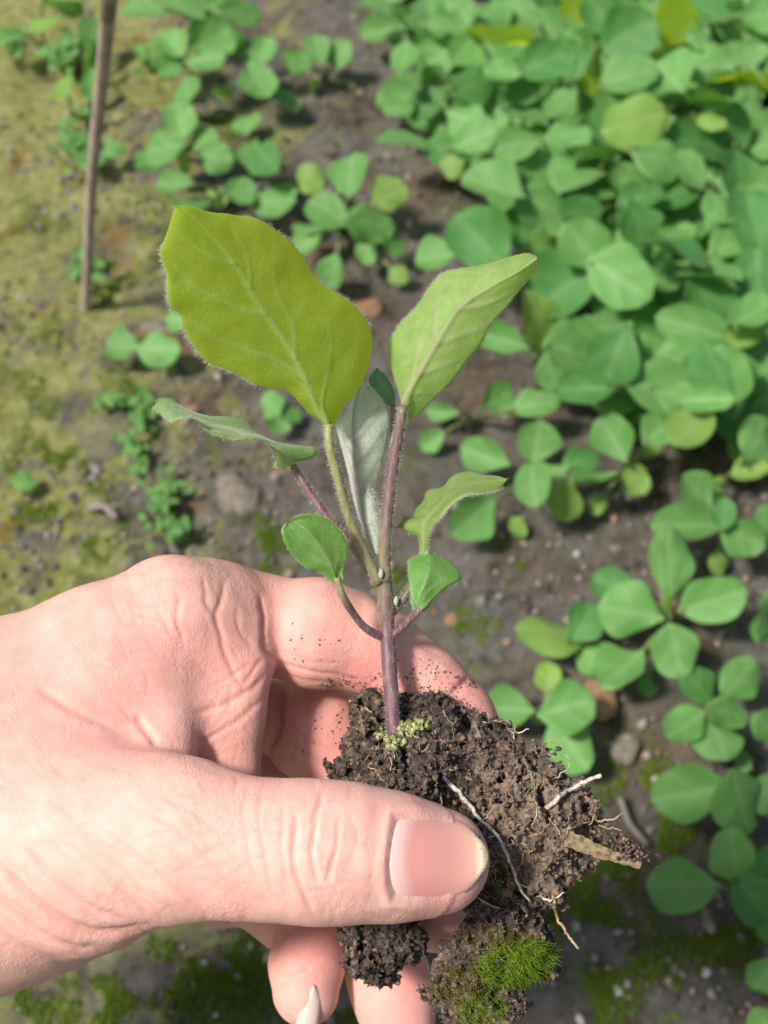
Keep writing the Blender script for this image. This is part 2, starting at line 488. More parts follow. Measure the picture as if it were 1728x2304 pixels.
# many faint wrinkles: across the thumb near its joint, slanting towards the wrist
wr = random.Random(3)
for k in range(150):
    u = wr.uniform(-30, 860); v = wr.uniform(1690, 2090) if u > 300 else wr.uniform(1700, 2150)
    ang = np.interp(u, [250, 480, 640], [42, 60, 96]) + wr.gauss(0, 9)
    if wr.random() < .36: ang -= wr.uniform(55, 85)
    L = wr.uniform(22, 70); a_ = math.radians(ang); dx, dy = math.cos(a_) * L, math.sin(a_) * L; c_ = wr.uniform(-.18, .18)
    FOLDS.append((np.array([(u - dx, v - dy), (u - dy * c_, v + dx * c_), (u + dx, v + dy)]), wr.uniform(4.5, 6.5), wr.uniform(.04, .14), 0))
for k in range(50):
    u, v = wr.uniform(250, 430), wr.uniform(1270, 1560); ang = math.radians(wr.choice((8, 70)) + wr.gauss(0, 10)); L = wr.uniform(15, 40)
    FOLDS.append((np.array([(u - L * math.cos(ang), v - L * math.sin(ang)), (u + L * math.cos(ang), v + L * math.sin(ang))]), 5, wr.uniform(.05, .13), 0))
for k in range(14):
    u, v = wr.uniform(450, 580), wr.uniform(1300, 1700); ang = math.radians(wr.choice((100, -30, 60)) + wr.gauss(0, 14)); L = wr.uniform(20, 55)
    FOLDS.append((np.array([(u - L * math.cos(ang), v - L * math.sin(ang)), (u + L * math.cos(ang), v + L * math.sin(ang))]), 6, wr.uniform(.05, .14), 1))
hu, hw = unproj(hv)
NAIL = A2([(575,1035),(560,1120),(546,1230),(552,1310),(570,1366),(650,1380),(740,1377),(820,1356),(880,1312),(912,1240),(908,1160),(872,1088),(820,1052),(740,1030),(650,1024)])
crease = np.zeros(len(hv)); dz = np.zeros(len(hv))
frontf = np.clip(hn[:, 2] * 2 + .35, 0, 1)
thumbside = hv[:, 2] > -9
wob = fbm(hv, 3.0, 2, 5)
for poly, wpx, dep, deep in FOLDS:
    if not deep: dep *= .85 if wpx >= 9 else .68 if dep >= .36 else .45; wpx *= .85
    elif poly[:, 0].mean() < 602: dep *= .55; wpx *= .8
    bb = 40
    m = (hu > poly[:, 0].min() - bb) & (hu < poly[:, 0].max() + bb) & (hw > poly[:, 1].min() - bb) & (hw < poly[:, 1].max() + bb) & (frontf > .02)
    m &= (hv[:, 2] < (1 if poly[:, 0].mean() < 602 else -7)) if deep else (hv[:, 2] > -16)
    i = np.nonzero(m)[0]
    if not len(i): continue
    d, t = polydist(hu[i] + wob[i] * 4, hw[i] + wob[i] * 3, catmull(poly, 20))
    f = np.exp(-(d / wpx) ** 2) * np.clip(np.minimum(t, 1 - t) * 6 + .25, 0, 1) * frontf[i]
    lip = np.exp(-((d - 2.3 * wpx) / (1.4 * wpx)) ** 2) * .14 * np.clip(np.minimum(t, 1 - t) * 6, 0, 1) * frontf[i]
    dz[i] += dep * (lip - f)
    crease[i] = np.maximum(crease[i], f * min(1, .35 + dep))
# nail bed: the skin dips under the nail and swells into a fold around it
i = np.nonzero((hu > 800) & (hu < 1130) & (hw > 1790) & (hw < 2080) & (hv[:, 2] > 0))[0]
d, t = polydist(hu[i], hw[i], np.vstack([NAIL, NAIL[:1]]))
ins = inpoly(hu[i], hw[i], NAIL)
sd = np.where(ins, -d, d)
prox = np.clip((1000 - hu[i]) / 120, 0, 1)
dz[i] += -.55 / (1 + np.exp((sd + 9) / 4)) + .42 * prox * np.exp(-((sd - 12) / 12) ** 2)
crease[i] = np.maximum(crease[i], .5 * prox * np.exp(-(sd / 6) ** 2))
# broad unevenness: tendons, pads, slack skin
dz += .14 * fbm(hv, 9.0, 2, 11) + .02 * fbm(hv, 1.6, 2, 12)
hv2 = hv + hn * dz[:, None]
hn2 = vnormals(hv2, hq)
red = np.clip(.02 + .22 * (hv[:, 2] < -14) + .16 * fbm(hv, 12, 2, 21), 0, 1)
def blob(u, v, r, zlo=-99, zhi=99):
    return np.exp(-((hu - u) ** 2 + (hw - v) ** 2) / r ** 2) * ((hv[:, 2] > zlo) & (hv[:, 2] < zhi))
red = red + .45 * blob(700, 1420, 55, -60, -10) + .55 * blob(820, 1520, 70, -60, -10) + .5 * blob(760, 1700, 80, -70, -20)
red = red + .5 * blob(1050, 1540, 60, -60, -10) + .25 * blob(520, 1640, 90, -70, -10) + .5 * blob(720, 2130, 70, -70, -10) + .45 * blob(920, 2200, 60, -70, -10)
red = red + .28 * blob(510, 1660, 70, -30, 2) + .22 * blob(500, 1480, 70, -30, 2)
red = red + .35 * blob(1000, 2000, 60, 0, 40) + .18 * blob(150, 1560, 160) + .2 * blob(330, 1450, 110)
red = np.clip(red - .25 * blob(150, 2080, 120) - .12 * blob(700, 1900, 200, 0), 0, 1)
dirt = np.clip(blob(980, 1560, 110, -60, -10) + .8 * blob(760, 1530, 60, -60, -10) + .5 * blob(1060, 1620, 80, -60, -10) + .6 * blob(1060, 1950, 45), 0, 1)
hand_base = W(P(-2200, 2500, -12))[0]
HAND_O = obj('hand', mesh('hand', W(hv2) - hand_base, hq, SKIN, True, {'red': red, 'crease': crease, 'dirt': dirt, 'skin_mm': hv}), None, hand_base)
tag(HAND_O, 'bare hand with pinched thumb and curled fingers gripping the seedling by its soil', 'hand')
HAND_BVH = BVHTree.FromPolygons([tuple(x) for x in hv2], hq.tolist())
def on_hand(u, v, zstart=60.0):
    """where the sight line through a photo pixel meets the skin (mm)"""
    a = P(u, v, zstart); b = P(u, v, -100); d = Vector(b - a).normalized()
    h = HAND_BVH.ray_cast(Vector(a), d)
    return (None, None) if h[0] is None else (np.array(h[0]), np.array(h[1]))

# ---- nails
def make_nail_mat(name, dirty):
    m, n, l, b = newmat(name)
    tx = attr(n, 'along'); ed = attr(n, 'rim')
    tc = n.new('ShaderNodeTexCoord').outputs['Object']
    c = ramp(n, l, tx, [(0, (.74, .42, .36)), (.08, (.75, .46, .41)), (.22, (.75, .45, .40)), (.32, (.70, .29, .25)), (.62, (.74, .34, .28)), (.86, (.76, .40, .30)), (.93, (.72, .58, .40)), (1, (.55, .44, .28))])
    nz = ramp(n, l, noise(n, l, 1300, 4, .7, vec=tc), [(.5, gray(0)), (.68, gray(1))])
    c = mixc(n, l, math_n(n, l, 'MULTIPLY', math_n(n, l, 'MULTIPLY', nz, ed), dirty), c, (.13, .10, .05))
    l.new(c, b.inputs['Base Color'])
    b.inputs['Roughness'].default_value = .2; b.inputs['Specular IOR Level'].default_value = .6
    b.inputs['Subsurface Weight'].default_value = .2; b.inputs['Subsurface Scale'].default_value = .0015
    b.inputs['Subsurface Radius'].default_value = (1, .4, .3)
    return m
NAILM = make_nail_mat('thumb_nail', .9)
# traced rows from cuticle to free edge, each row spans the nail from side to side
rows = 16; cols_ = 15
top = catmull(A2([(563,1034),(650,1023),(740,1029),(820,1048),(872,1076),(906,1112)]), rows)
bot = catmull(A2([(556,1366),(650,1381),(740,1379),(820,1362),(876,1330),(910,1284)]), rows)
bulgel = np.interp(np.linspace(0, 1, rows), [0, .5, .85, 1], [-10, 0, 12, 24])
V = []; AL = []; RM = []
thumb_axis_y = P(900, 1929, 11)[1]
for r in range(rows):
    for c in range(cols_):
        s = c / (cols_ - 1); p = top[r] * (1 - s) + bot[r] * s
        p = p + np.array([bulgel[r] * (1 - (2 * s - 1) ** 2), 0])
        t = r / (rows - 1)
        h, nn = on_hand(min(p[0], 1068), p[1])
        z = h[2] if h is not None else 8.0
        V.append((p[0], p[1], z)); AL.append(t + .07 * (1 - (2 * s - 1) ** 2) * (t < .4)); RM.append(np.clip((t - .82) * 6, 0, 1))
V = np.array(V).reshape(rows, cols_, 3)
for r in range(rows):                   # rounded corners at the cuticle
    t = r / (rows - 1)
    if t < .2:
        mid_ = V[r, :, 1].mean(); V[r, :, 1] = mid_ + (V[r, :, 1] - mid_) * (1 - .13 * ((.2 - t) / .2) ** 2)
zz = V[:, :, 2].copy()
sv = np.linspace(-1, 1, cols_)
for r in range(rows):                   # even barrel curve, sides tucked into the folds
    k = np.polyfit(sv[2:-2], zz[r, 2:-2], 2)
    zz[r] = np.polyval(k, sv)
zz = np.array([np.convolve(np.pad(zz[:, c], 2, 'edge'), np.ones(5) / 5, 'valid') for c in range(cols_)]).T
t_ = np.linspace(0, 1, rows)[:, None]
zz = zz + np.interp(t_, [0, .12, .8, 1], [-.15, .42, .5, .5]) - .55 * np.abs(sv)[None] ** 5
V[:, :, 2] = zz
Vf = PA(V.reshape(-1, 3)); Vb = Vf - np.array([0, 0, .45])
F = []
n1 = rows * cols_
for r in range(rows - 1):
    for c in range(cols_ - 1):
        a = r * cols_ + c
        F.append((a, a + cols_, a + cols_ + 1, a + 1)); F.append((n1 + a, n1 + a + 1, n1 + a + cols_ + 1, n1 + a + cols_))
def rimfaces(ring):
    for a, b_ in zip(ring, ring[1:] + ring[:1]): F.append((a, b_, n1 + b_, n1 + a))
ring = list(range(cols_)) + [r * cols_ + cols_ - 1 for r in range(1, rows)] + [(rows - 1) * cols_ + c for c in range(cols_ - 2, -1, -1)] + [r * cols_ for r in range(rows - 2, 0, -1)]
rimfaces(ring)
nail_o = part('thumb_nail', np.vstack([Vf, Vb]), F, NAILM, HAND_O, True, {'along': AL + AL, 'rim': RM + RM}, hand_base)
tag(nail_o, 'pink thumb nail with pale moon and soil under its yellowed edge')
# little finger nail, seen almost edge on
NAIL2 = make_nail_mat('finger_nail', .3)
for e_ in [x for x in NAIL2.node_tree.nodes if x.type == 'VALTORGB'][0].color_ramp.elements: e_.color = (.62, .46, .38, 1)
ln = []; la = []
for r in range(9):
    t = r / 8
    c0 = np.array([706 - 22 * t, 2218 + 120 * t]); hwid = 25 * math.sqrt(max(.03, 1 - (1 - min(1, t / .55)) ** 2))
    for c in range(7):
        s = c / 3 - 1
        h, nn = on_hand(700, min(2215 + 40 * t, 2255))
        z = -25.7 + 1.3 * t - .8 * s * s
        ln.append((c0[0] + s * hwid, c0[1], z)); la.append(.55 + .45 * t)
ln = PA(ln); F = []
nn1 = len(ln)
for r in range(8):
    for c in range(6):
        a = r * 7 + c; F.append((a, a + 7, a + 8, a + 1)); F.append((nn1 + a, nn1 + a + 1, nn1 + a + 8, nn1 + a + 7))
n1 = nn1
ring = list(range(7)) + [r * 7 + 6 for r in range(1, 9)] + [56 + c for c in range(5, -1, -1)] + [r * 7 for r in range(7, 0, -1)]
rimfaces(ring)
part('finger_nail', np.vstack([ln, ln - np.array([0, 0, .5])]), F, NAIL2, HAND_O, True, {'along': la + la, 'rim': [0.3] * (2 * nn1)}, hand_base)

# ================================================================== THE SEEDLING
def leaf_mat(name, under, upper_pale, trans, tw=.45, sheen=.25, vein_col=(.42, .50, .22), vb=.5, rough=.55, spots=0.0):
    """thin green tissue: reflects, and lets light through"""
    m, n, l, b = newmat(name)
    tc = n.new('ShaderNodeTexCoord').outputs['Object']
    rnd = n.new('ShaderNodeObjectInfo').outputs['Random']
    nz = noise(n, l, 420, 5, .6, vec=tc)
    c = mixc(n, l, ramp(n, l, nz, [(.3, gray(0)), (.72, gray(1))]), under, upper_pale)
    vein = attr(n, 'vein')
    vf = math_n(n, l, 'MULTIPLY', vein, .8, True)
    c = mixc(n, l, vf, c, vein_col)
    pur = attr(n, 'purple')
    c = mixc(n, l, math_n(n, l, 'MULTIPLY', pur, .8, True), c, (.20, .09, .13))
    if spots:
        sp_ = ramp(n, l, noise(n, l, 1700, 3, .7, vec=tc), [(.60, gray(0)), (.70, gray(spots))])
        c = mixc(n, l, sp_, c, (.48, .56, .46))
    hsv = n.new('ShaderNodeHueSaturation'); l.new(c, hsv.inputs['Color'])
    l.new(math_n(n, l, 'MULTIPLY_ADD', rnd, .25), hsv.inputs['Value'])
    hsv.inputs['Value'].links[0].from_node.inputs[2].default_value = .875
    l.new(hsv.outputs[0], b.inputs['Base Color'])
    b.inputs['Roughness'].default_value = rough; b.inputs['Specular IOR Level'].default_value = .3
    b.inputs['Sheen Weight'].default_value = sheen; b.inputs['Sheen Roughness'].default_value = .4
    tb = n.new('ShaderNodeBsdfTranslucent')
    tcol = mixc(n, l, vf, trans, tuple(min(1, .9 * x + .08) for x in trans))
    l.new(tcol, tb.inputs['Color'])
    vo = N(n, 'ShaderNodeTexVoronoi', feature='DISTANCE_TO_EDGE'); vo.inputs['Scale'].default_value = 750; l.new(tc, vo.inputs['Vector'])
    h = ramp(n, l, vo.outputs['Distance'], [(0, gray(1)), (.14, gray(0))])
    nb = bump(n, l, h, vb * .22, .00015)
    nb = bump(n, l, noise(n, l, 2200, 3, .6, vec=tc), vb * .5, .00015, nb)
    l.new(nb, b.inputs['Normal']); l.new(nb, tb.inputs['Normal'])
    mx = n.new('ShaderNodeMixShader'); mx.inputs[0].default_value = tw
    l.new(b.outputs[0], mx.inputs[1]); l.new(tb.outputs[0], mx.inputs[2])
    l.new(mx.outputs[0], n['Material Output'].inputs['Surface'])
    return m
M_UNDER = leaf_mat('leaf_underside', (.21, .305, .035), (.30, .40, .055), (.66, .80, .030), .6, .08, (.46, .56, .24), 1.0)
M_BRIGHT = leaf_mat('leaf_bright', (.20, .33, .075), (.31, .44, .14), (.50, .70, .05), .42, .2, (.44, .46, .24))
M_TOP = leaf_mat('leaf_top', (.10, .26, .05), (.18, .36, .10), (.34, .58, .03), .35, .12, (.28, .42, .16), .7, .42, .6)
M_GREY = leaf_mat('leaf_felted', (.50, .57, .40), (.66, .71, .58), (.60, .70, .40), .35, .8, (.30, .20, .27), .6, .7)
M_PALE = leaf_mat('leaf_pale', (.16, .31, .09), (.27, .41, .18), (.35, .55, .08), .35, .3, (.36, .45, .25), .6, .6)
M_TEAL = leaf_mat('leaf_teal', (.07, .20, .12), (.12, .28, .17), (.15, .35, .06), .3, .4, (.2, .35, .2))

def stem_mat():
    m, n, l, b = newmat('stem_skin')
    tc = n.new('ShaderNodeTexCoord').outputs['Object']
    mp = n.new('ShaderNodeMapping'); mp.inputs['Scale'].default_value = (1, .25, .25); l.new(tc, mp.inputs['Vector'])
    nz = noise(n, l, 1400, 4, .65, vec=mp.outputs[0]); tinted = attr(n, 'tint')  # tint attribute: share of green over purple in the stalk's own colour
    pur = ramp(n, l, nz, [(.3, (.085, .030, .048)), (.55, (.155, .068, .085)), (.74, (.30, .19, .185))])
    grn = ramp(n, l, nz, [(.3, (.20, .20, .05)), (.7, (.35, .40, .14))])
    l.new(mixc(n, l, tinted, pur, grn), b.inputs['Base Color'])
    b.inputs['Roughness'].default_value = .5; b.inputs['Sheen Weight'].default_value = .1
    b.inputs['Subsurface Weight'].default_value = .15; b.inputs['Subsurface Scale'].default_value = .001
    l.new(bump(n, l, nz, .4, .0003), b.inputs['Normal'])
    return m
M_STEM = stem_mat()
def hair_mat(name, c, tr_=.5):
    m, n, l, b = newmat(name)
    b.inputs['Base Color'].default_value = (*c, 1); b.inputs['Roughness'].default_value = .5
    t = n.new('ShaderNodeBsdfTranslucent'); t.inputs['Color'].default_value = (*c, 1)
    mx = n.new('ShaderNodeMixShader'); mx.inputs[0].default_value = tr_
    l.new(b.outputs[0], mx.inputs[1]); l.new(t.outputs[0], mx.inputs[2]); l.new(mx.outputs[0], n['Material Output'].inputs['Surface'])
    return m
M_HAIR = hair_mat('plant_hair', (.72, .72, .62))
M_HAIRW = hair_mat('white_hair', (.85, .85, .80))

def hairs(roots, dirs, length, width=.045):
    """fine tapered bristles: three-sided spikes, all in one mesh"""
    roots = np.asarray(roots); n = len(roots)
    dirs = dirs + rng.normal(0, .28, dirs.shape); dirs /= np.linalg.norm(dirs, axis=1)[:, None]
    L = (length * rng.uniform(.45, 1.25, n))[:, None]
    a = np.cross(dirs, rng.normal(0, 1, (n, 3))); a /= np.linalg.norm(a, axis=1)[:, None]; b = np.cross(dirs, a)
    r0 = roots - dirs * L * .06
    bend = rng.normal(0, .12, (n, 3)) * L
    v = [r0 + width * (math.cos(x) * a + math.sin(x) * b) for x in (0, 2.094, 4.189)]
    mid = roots + dirs * L * .55 + bend * .4
    w = [mid + .6 * width * (math.cos(x) * a + math.sin(x) * b) for x in (0, 2.094, 4.189)]
    V = np.stack(v + w + [roots + dirs * L + bend], 1).reshape(-1, 3)
    k = np.arange(n)[:, None] * 7
    T = []
    for q in ((0,1,4),(0,4,3),(1,2,5),(1,5,4),(2,0,3),(2,3,5),(3,4,6),(4,5,6),(5,3,6)): T.append(k + np.array(q))
    return V, np.vstack(T)

seed_base = W(P(885, 1627, -7))[0]
SEED = empty('aubergine_seedling', seed_base)
tag(SEED, 'uprooted aubergine seedling with hairy purple stem, broad leaves and a crumbling root ball', 'seedling')

def fleaf(name, L, M, R, mat, veins=(), nt=70, ns=41, cup=0.0, wave=0.0, ridge=.35, midw=1.1, hair=260, hair_len=.9, seedn=0, label=None, purple=0, quilt=.25, curl=.5, face_hair=0, hm=None):
    """a leaf blade between two traced edges and its midrib; points are (px, px, mm depth)"""
    Lc, Mc, Rc = [catmull(PA(x), nt) for x in (L, M, R)]
    s = np.linspace(-1, 1, ns)
    V = np.zeros((nt, ns, 3))
    for j, x in enumerate(s):
        E = Lc if x < 0 else Rc
        a = abs(x)
        V[:, j] = Mc + (E - Mc) * a
        V[:, j, 2] -= cup * (a ** 2 - a)          # arch between rib and rim
    n = np.cross(np.gradient(V, axis=0), np.gradient(V, axis=1)); n /= np.linalg.norm(n, axis=2)[..., None] + 1e-9
    sgn = np.where(n[..., 2:3] < 0, -1, 1) if np.mean(np.abs(n[..., 2])) > .3 else 1
    n = n * sgn
    tt, ss = np.meshgrid(np.linspace(0, 1, nt), s, indexing='ij')
    X = V.reshape(-1, 3)
    vein = np.exp(-(np.linalg.norm(V - Mc[:, None], axis=2) / (midw * (1.05 - .8 * tt))) ** 2)
    rid = vein * (1 - .75 * tt)
    lat = np.zeros_like(vein)
    for (t0, t1, se, w) in veins:
        k = np.linspace(0, 1, 26)
        it = (t0 + (t1 - t0) * k) * (nt - 1); js = (se * k ** .85 + 1) / 2 * (ns - 1)
        pts = V[np.clip(it.round().astype(int), 0, nt - 1), np.clip(js.round().astype(int), 0, ns - 1)]
        pts = catmull(pts[::5], 60)
        d = np.sqrt(((X[:, None] - pts[None]) ** 2).sum(2)); jn = d.argmin(1); d = d.min(1).reshape(nt, ns)
        fade = (1 - .6 * jn / 60).reshape(nt, ns)
        lat = np.maximum(lat, np.exp(-(d / w) ** 2) * fade)
    veinall = np.clip(np.maximum(np.maximum(vein * (1 - .45 * tt), lat * .75), .55 * np.clip((np.abs(ss) - .955) / .03, 0, 1)), 0, 1)
    z = ridge * (rid + .5 * lat) + quilt * fbm(X + seedn * 31, 5.5, 2, seedn).reshape(nt, ns) * (1 - np.exp(-(np.abs(ss) / .2) ** 2)) 
    z = z + wave * np.sin(tt * 17 + seedn + np.where(ss < 0, 1.3, 0)) * np.abs(ss) ** 3 - curl * np.clip((np.abs(ss) - .92) / .08, 0, 1) ** 2
    V = V + n * z[..., None]
    F = [(i * ns + j, (i + 1) * ns + j, (i + 1) * ns + j + 1, i * ns + j + 1) for i in range(nt - 1) for j in range(ns - 1)]
    o = part(name, V.reshape(-1, 3), np.array(F), mat, SEED, True, {'vein': veinall.ravel(), 'purple': (np.maximum(vein, .6 * lat) * purple).ravel()}, seed_base)
    if label: o['label'] = label
    # bristles along the rim and on the face
    R_ = []; D_ = []
    for edge, inner in ((0, 1), (ns - 1, ns - 2)):
        q = rng.uniform(0, nt - 1.001, hair); i = q.astype(int); f = (q - i)[:, None]
        p = V[i, edge] * (1 - f) + V[i + 1, edge] * f
        d = V[i, edge] - V[i, inner]; d /= np.linalg.norm(d, axis=1)[:, None] + 1e-9
        R_.append(p); D_.append(d + .5 * n[i, edge])
    if face_hair:
        i = rng.integers(2, nt - 2, face_hair); j = rng.integers(1, ns - 1, face_hair)
        f1 = rng.uniform(0, 1, (face_hair, 1)); f2 = rng.uniform(0, 1, (face_hair, 1))
        p = V[i, j] + (V[i + 1, j] - V[i, j]) * f1 + (V[i, np.minimum(j + 1, ns - 1)] - V[i, j]) * f2
        R_.append(p); D_.append(n[i, j] * .8 + rng.normal(0, .4, (face_hair, 3)))
    hl_ = np.r_[np.full(2 * hair, hair_len), np.full(face_hair, hair_len * .5)]
    hv_, hf_ = hairs(np.vstack(R_), np.vstack(D_), hl_, .026)
    h = part('leaf_hairs', hv_, hf_, hm or M_HAIR, o, False, None, seed_base); h['kind'] = 'stuff'
    return o, V
def petiole(name, pts, r0, r1, tint, parent=None, hair=500, hl=.9, hm=None, sides=10, n=28):
    c = catmull(PA([p[:3] for p in pts]), n); r = np.interp(np.linspace(0, 1, n), [0, 1], [r0, r1])
    r = r * (1 + .05 * fbm(c, 2.0, 2, 3))
    V, F = tube(c, r, sides)
    tn = np.clip(np.interp(np.linspace(0, 1, n), np.linspace(0, 1, len(tint)), tint), 0, 1).repeat(sides)
    o = part(name, V, F, M_STEM, parent or SEED, True, {'tint': tn}, seed_base)
    hair = int(hair * 1.1)
    q = rng.integers(0, n - 1, hair); f = rng.uniform(0, 1, (hair, 1)); ang = rng.uniform(0, 6.283, hair)
    ctr = c[q] * (1 - f) + c[q + 1] * f; t = c[q + 1] - c[q]; t /= np.linalg.norm(t, axis=1)[:, None]
    a = np.cross(t, np.array([.3, .2, .93])); a /= np.linalg.norm(a, axis=1)[:, None]; b = np.cross(a, t)
    d = np.cos(ang)[:, None] * a + np.sin(ang)[:, None] * b
    hv_, hf_ = hairs(ctr + d * r[q][:, None] * .97, d, hl * .8, .026)
    h = part('stem_hairs', hv_, hf_, hm or M_HAIR, o, False, None, seed_base); h['kind'] = 'stuff'
    return o

Z3 = tr((320, 430), .5666)
def zz_(poly, f):
    q = Z3(poly); return [(u, v, f(u, v)) for u, v in q]
fA = lambda u, v: -5 + .026 * (957 - v) + .034 * (739 - u)
LA = zz_([(738,930),(690,900),(640,860),(580,812),(480,776),(350,722),(260,690),(190,610),(160,550),(150,500),(105,450),(95,370),(90,320),(65,240),(95,150),(140,66)], lambda u, v: fA(u, v) - 2.0)
MA = zz_([(742,932),(690,850),(650,750),(600,650),(540,560),(470,460),(380,310),(300,205),(220,120),(142,64)], fA)
RA = zz_([(748,932),(770,890),(800,842),(860,790),(905,720),(925,640),(918,560),(880,490),(820,430),(740,380),(690,320),(650,260),(580,190),(480,130),(380,90),(280,70),(200,56),(144,63)], lambda u, v: fA(u, v) - 2.5)
leafA, VA = fleaf('leaf', LA, MA, RA, M_UNDER, [(.20,.62,-.86,.36),(.50,.80,-.8,.32),(.30,.62,.42,.32),(.02,.42,.62,.3),(.62,.8,.5,.25),(.72,.88,-.5,.25),(.1,.4,-.55,.22)], 100, 61, cup=3.0, wave=.5, ridge=.5, midw=.72, quilt=.5, hair=700, hair_len=.9, seedn=1,
                  label='largest leaf seen from below, glowing yellow-green against the light')
petiole('petiole', [(739,955,-5),(742,1008,-5),(759,1070,-6),(785,1161,-8),(819,1240,-10),(852,1312,-11)], .78, .98, [.95,.75,.6,.6,.55,.45], hair=900)
fB = lambda u, v: -9 + .012 * (906 - v) * 1.0 + .012 * (u - 906)
LB = zz_([(1030,850),(1000,790),(975,660),(975,600),(1020,520),(1080,450),(1130,380),(1200,322),(1320,290),(1440,265),(1520,240),(1560,252)], lambda u, v: fB(u, v) - 5)
MB = zz_([(1038,850),(1080,760),(1150,640),(1220,520),(1275,450),(1400,370),(1490,320),(1568,268)], fB)
RB = zz_([(1046,852),(1056,905),(1080,910),(1130,870),(1200,790),(1280,700),(1350,620),(1400,520),(1480,430),(1540,360),(1580,310),(1575,275)], lambda u, v: fB(u, v) - 3)
leafB, VB = fleaf('leaf', LB, MB, RB, M_BRIGHT, [(.02,.52,-.55,.5),(.18,.42,.75,.6),(.36,.60,.75,.6),(.55,.78,.7,.5),(.35,.62,-.8,.5),(.62,.82,-.6,.45),(.08,.2,.7,.5)], 90, 51, cup=2.0, wave=.35, ridge=.55, midw=.85, hair=900, hair_len=.8, seedn=2, purple=.30, face_hair=900, quilt=.35,
                  label='upright pointed leaf with pale raised veins')
petiole('petiole', [(906,915,-8.6),(898,968,-9.5),(881,1070,-10.5),(870,1167,-11),(864,1240,-11.5),(866,1310,-11.5)], .85, 1.2, [.35,.12,.05,.15,.4,.3], hair=1100)
# main stem, cotyledon stalks
petiole('stem', [(862,1275,-11.6),(866,1330,-12),(872,1431,-12),(877,1514,-10.5),(885,1627,-7),(893,1700,-7)], 1.40, 1.28, [.45,.25,.05,.05,0,.1], hair=1100, hl=.7, sides=14, n=40)
# narrow leaf on the other side, seen edge on
LC = [(662,1048,-16),(700,1032,-19),(711,1016,-20),(690,1013,-20),(640,994,-19),(592,971,-18),(547,954,-17),(490,934,-16),(422,912,-15),(371,905,-13),(342,914,-12)]
MC = [(658,1048,-15),(640,1022,-14),(610,1003,-13),(570,985,-12),(520,966,-11),(460,947,-10),(410,926,-10),(370,913,-11),(343,916,-12)]
RC = [(654,1048,-14),(626,1027,-8),(586,1002,-6),(535,976,-4),(507,962,-3),(456,965,-2),(433,950,-3),(388,931,-6),(362,927,-9),(345,921,-12)]
fleaf('leaf', LC, MC, RC, M_PALE, [(.25,.45,.8,.5),(.5,.66,.8,.5),(.3,.5,-.8,.5)], 70, 31, wave=1.1, ridge=.2, midw=.5, hair=420, hair_len=1.0, seedn=3, face_hair=300, quilt=.4, label='slim curled leaf reaching out sideways above the knuckles')
petiole('petiole', [(658,1046,-15),(683,1087,-15),(717,1138,-14.5),(751,1184,-14),(790,1223,-13.5),(848,1315,-13)], .7, .85, [.2,0,0,.1,.35,.3], hair=650)
# front cotyledon
LD = [(752,1308,-5),(736,1297,-4.5),(716,1287,-4),(696,1282,-3),(670,1262,-2),(650,1236,-1),(637,1206,0),(635,1192,0),(645,1178,0)]
MD = [(758,1306,-5),(746,1275,-3.2),(716,1226,-1.2),(688,1190,-.2),(656,1176,0)]
RD = [(766,1304,-5),(768,1282,-5),(776,1269,-5),(784,1246,-4.6),(782,1222,-4),(766,1193,-3),(739,1168,-2),(709,1158,-1),(680,1161,0),(660,1170,0)]
fleaf('cotyledon', LD, MD, RD, M_TOP, [(.15,.45,.6,.35),(.2,.55,-.6,.35)], 50, 31, cup=-1.5, ridge=-.22, midw=.5, hair=90, hair_len=.35, seedn=4, quilt=.3, curl=.3, label='small rounded seed leaf in front of the index finger')
petiole('petiole', [(757,1300,-5),(772,1342,-5.5),(796,1382,-8),(825,1415,-10),(868,1437,-12)], .62, .80, [.75,.3,.05,0,0], hair=220, hl=.4)
# other cotyledon, folded over
LE = [(936,1369,-4),(927,1355,-4),(919,1315,-5),(917,1282,-6),(920,1254,-7.5),(940,1247,-8),(964,1248,-8)]
ME = [(939,1368,-4),(950,1330,-3.0),(961,1295,-4),(967,1268,-6),(970,1250,-8)]
RE = [(945,1368,-4),(958,1362,-4),(981,1342,-4.5),(1003,1322,-5),(1028,1308,-6),(1041,1297,-7),(1026,1276,-8.5),(1000,1259,-9),(974,1249,-8.5)]
fleaf('cotyledon', LE, ME, RE, M_TOP, [(.2,.5,.6,.35)], 50, 31, cup=-1.2, ridge=-.2, midw=.5, hair=80, hair_len=.4, seedn=5, quilt=.3, curl=.6, label='small folded seed leaf yellowing at its tip')
petiole('petiole', [(966,1345,-6.5),(958,1361,-7),(931,1385,-9),(905,1411,-11),(876,1437,-12)], .62, .75, [.3,.15,.1,0,0], hair=200, hl=.4)
# arching leaf to the right, edge on
LF = [(948,1243,-13),(941,1203,-14),(908,1193,-14),(890,1180,-15),(902,1170,-16),(925,1168,-16),(930,1150,-17),(951,1126,-18),(958,1103,-19),(991,1093,-19),(1014,1073,-18),(1048,1063,-17),(1081,1067,-15),(1120,1069,-13),(1140,1077,-12)]
MF = [(951,1243,-12.5),(951,1205,-12),(957,1172,-12),(985,1137,-12),(1020,1108,-12),(1070,1085,-12),(1140,1079,-12)]
RF = [(955,1243,-12),(961,1209,-11),(968,1183,-10),(991,1153,-8),(1024,1123,-7),(1064,1104,-7),(1112,1101,-9),(1140,1083,-12)]
fleaf('leaf', LF, MF, RF, M_BRIGHT, [(.3,.5,-.8,.4),(.5,.7,-.8,.4)], 70, 31, wave=.2, ridge=.2, midw=.5, hair=420, hair_len=.8, seedn=6, quilt=.4, label='small arching leaf with its rim turned to the light')
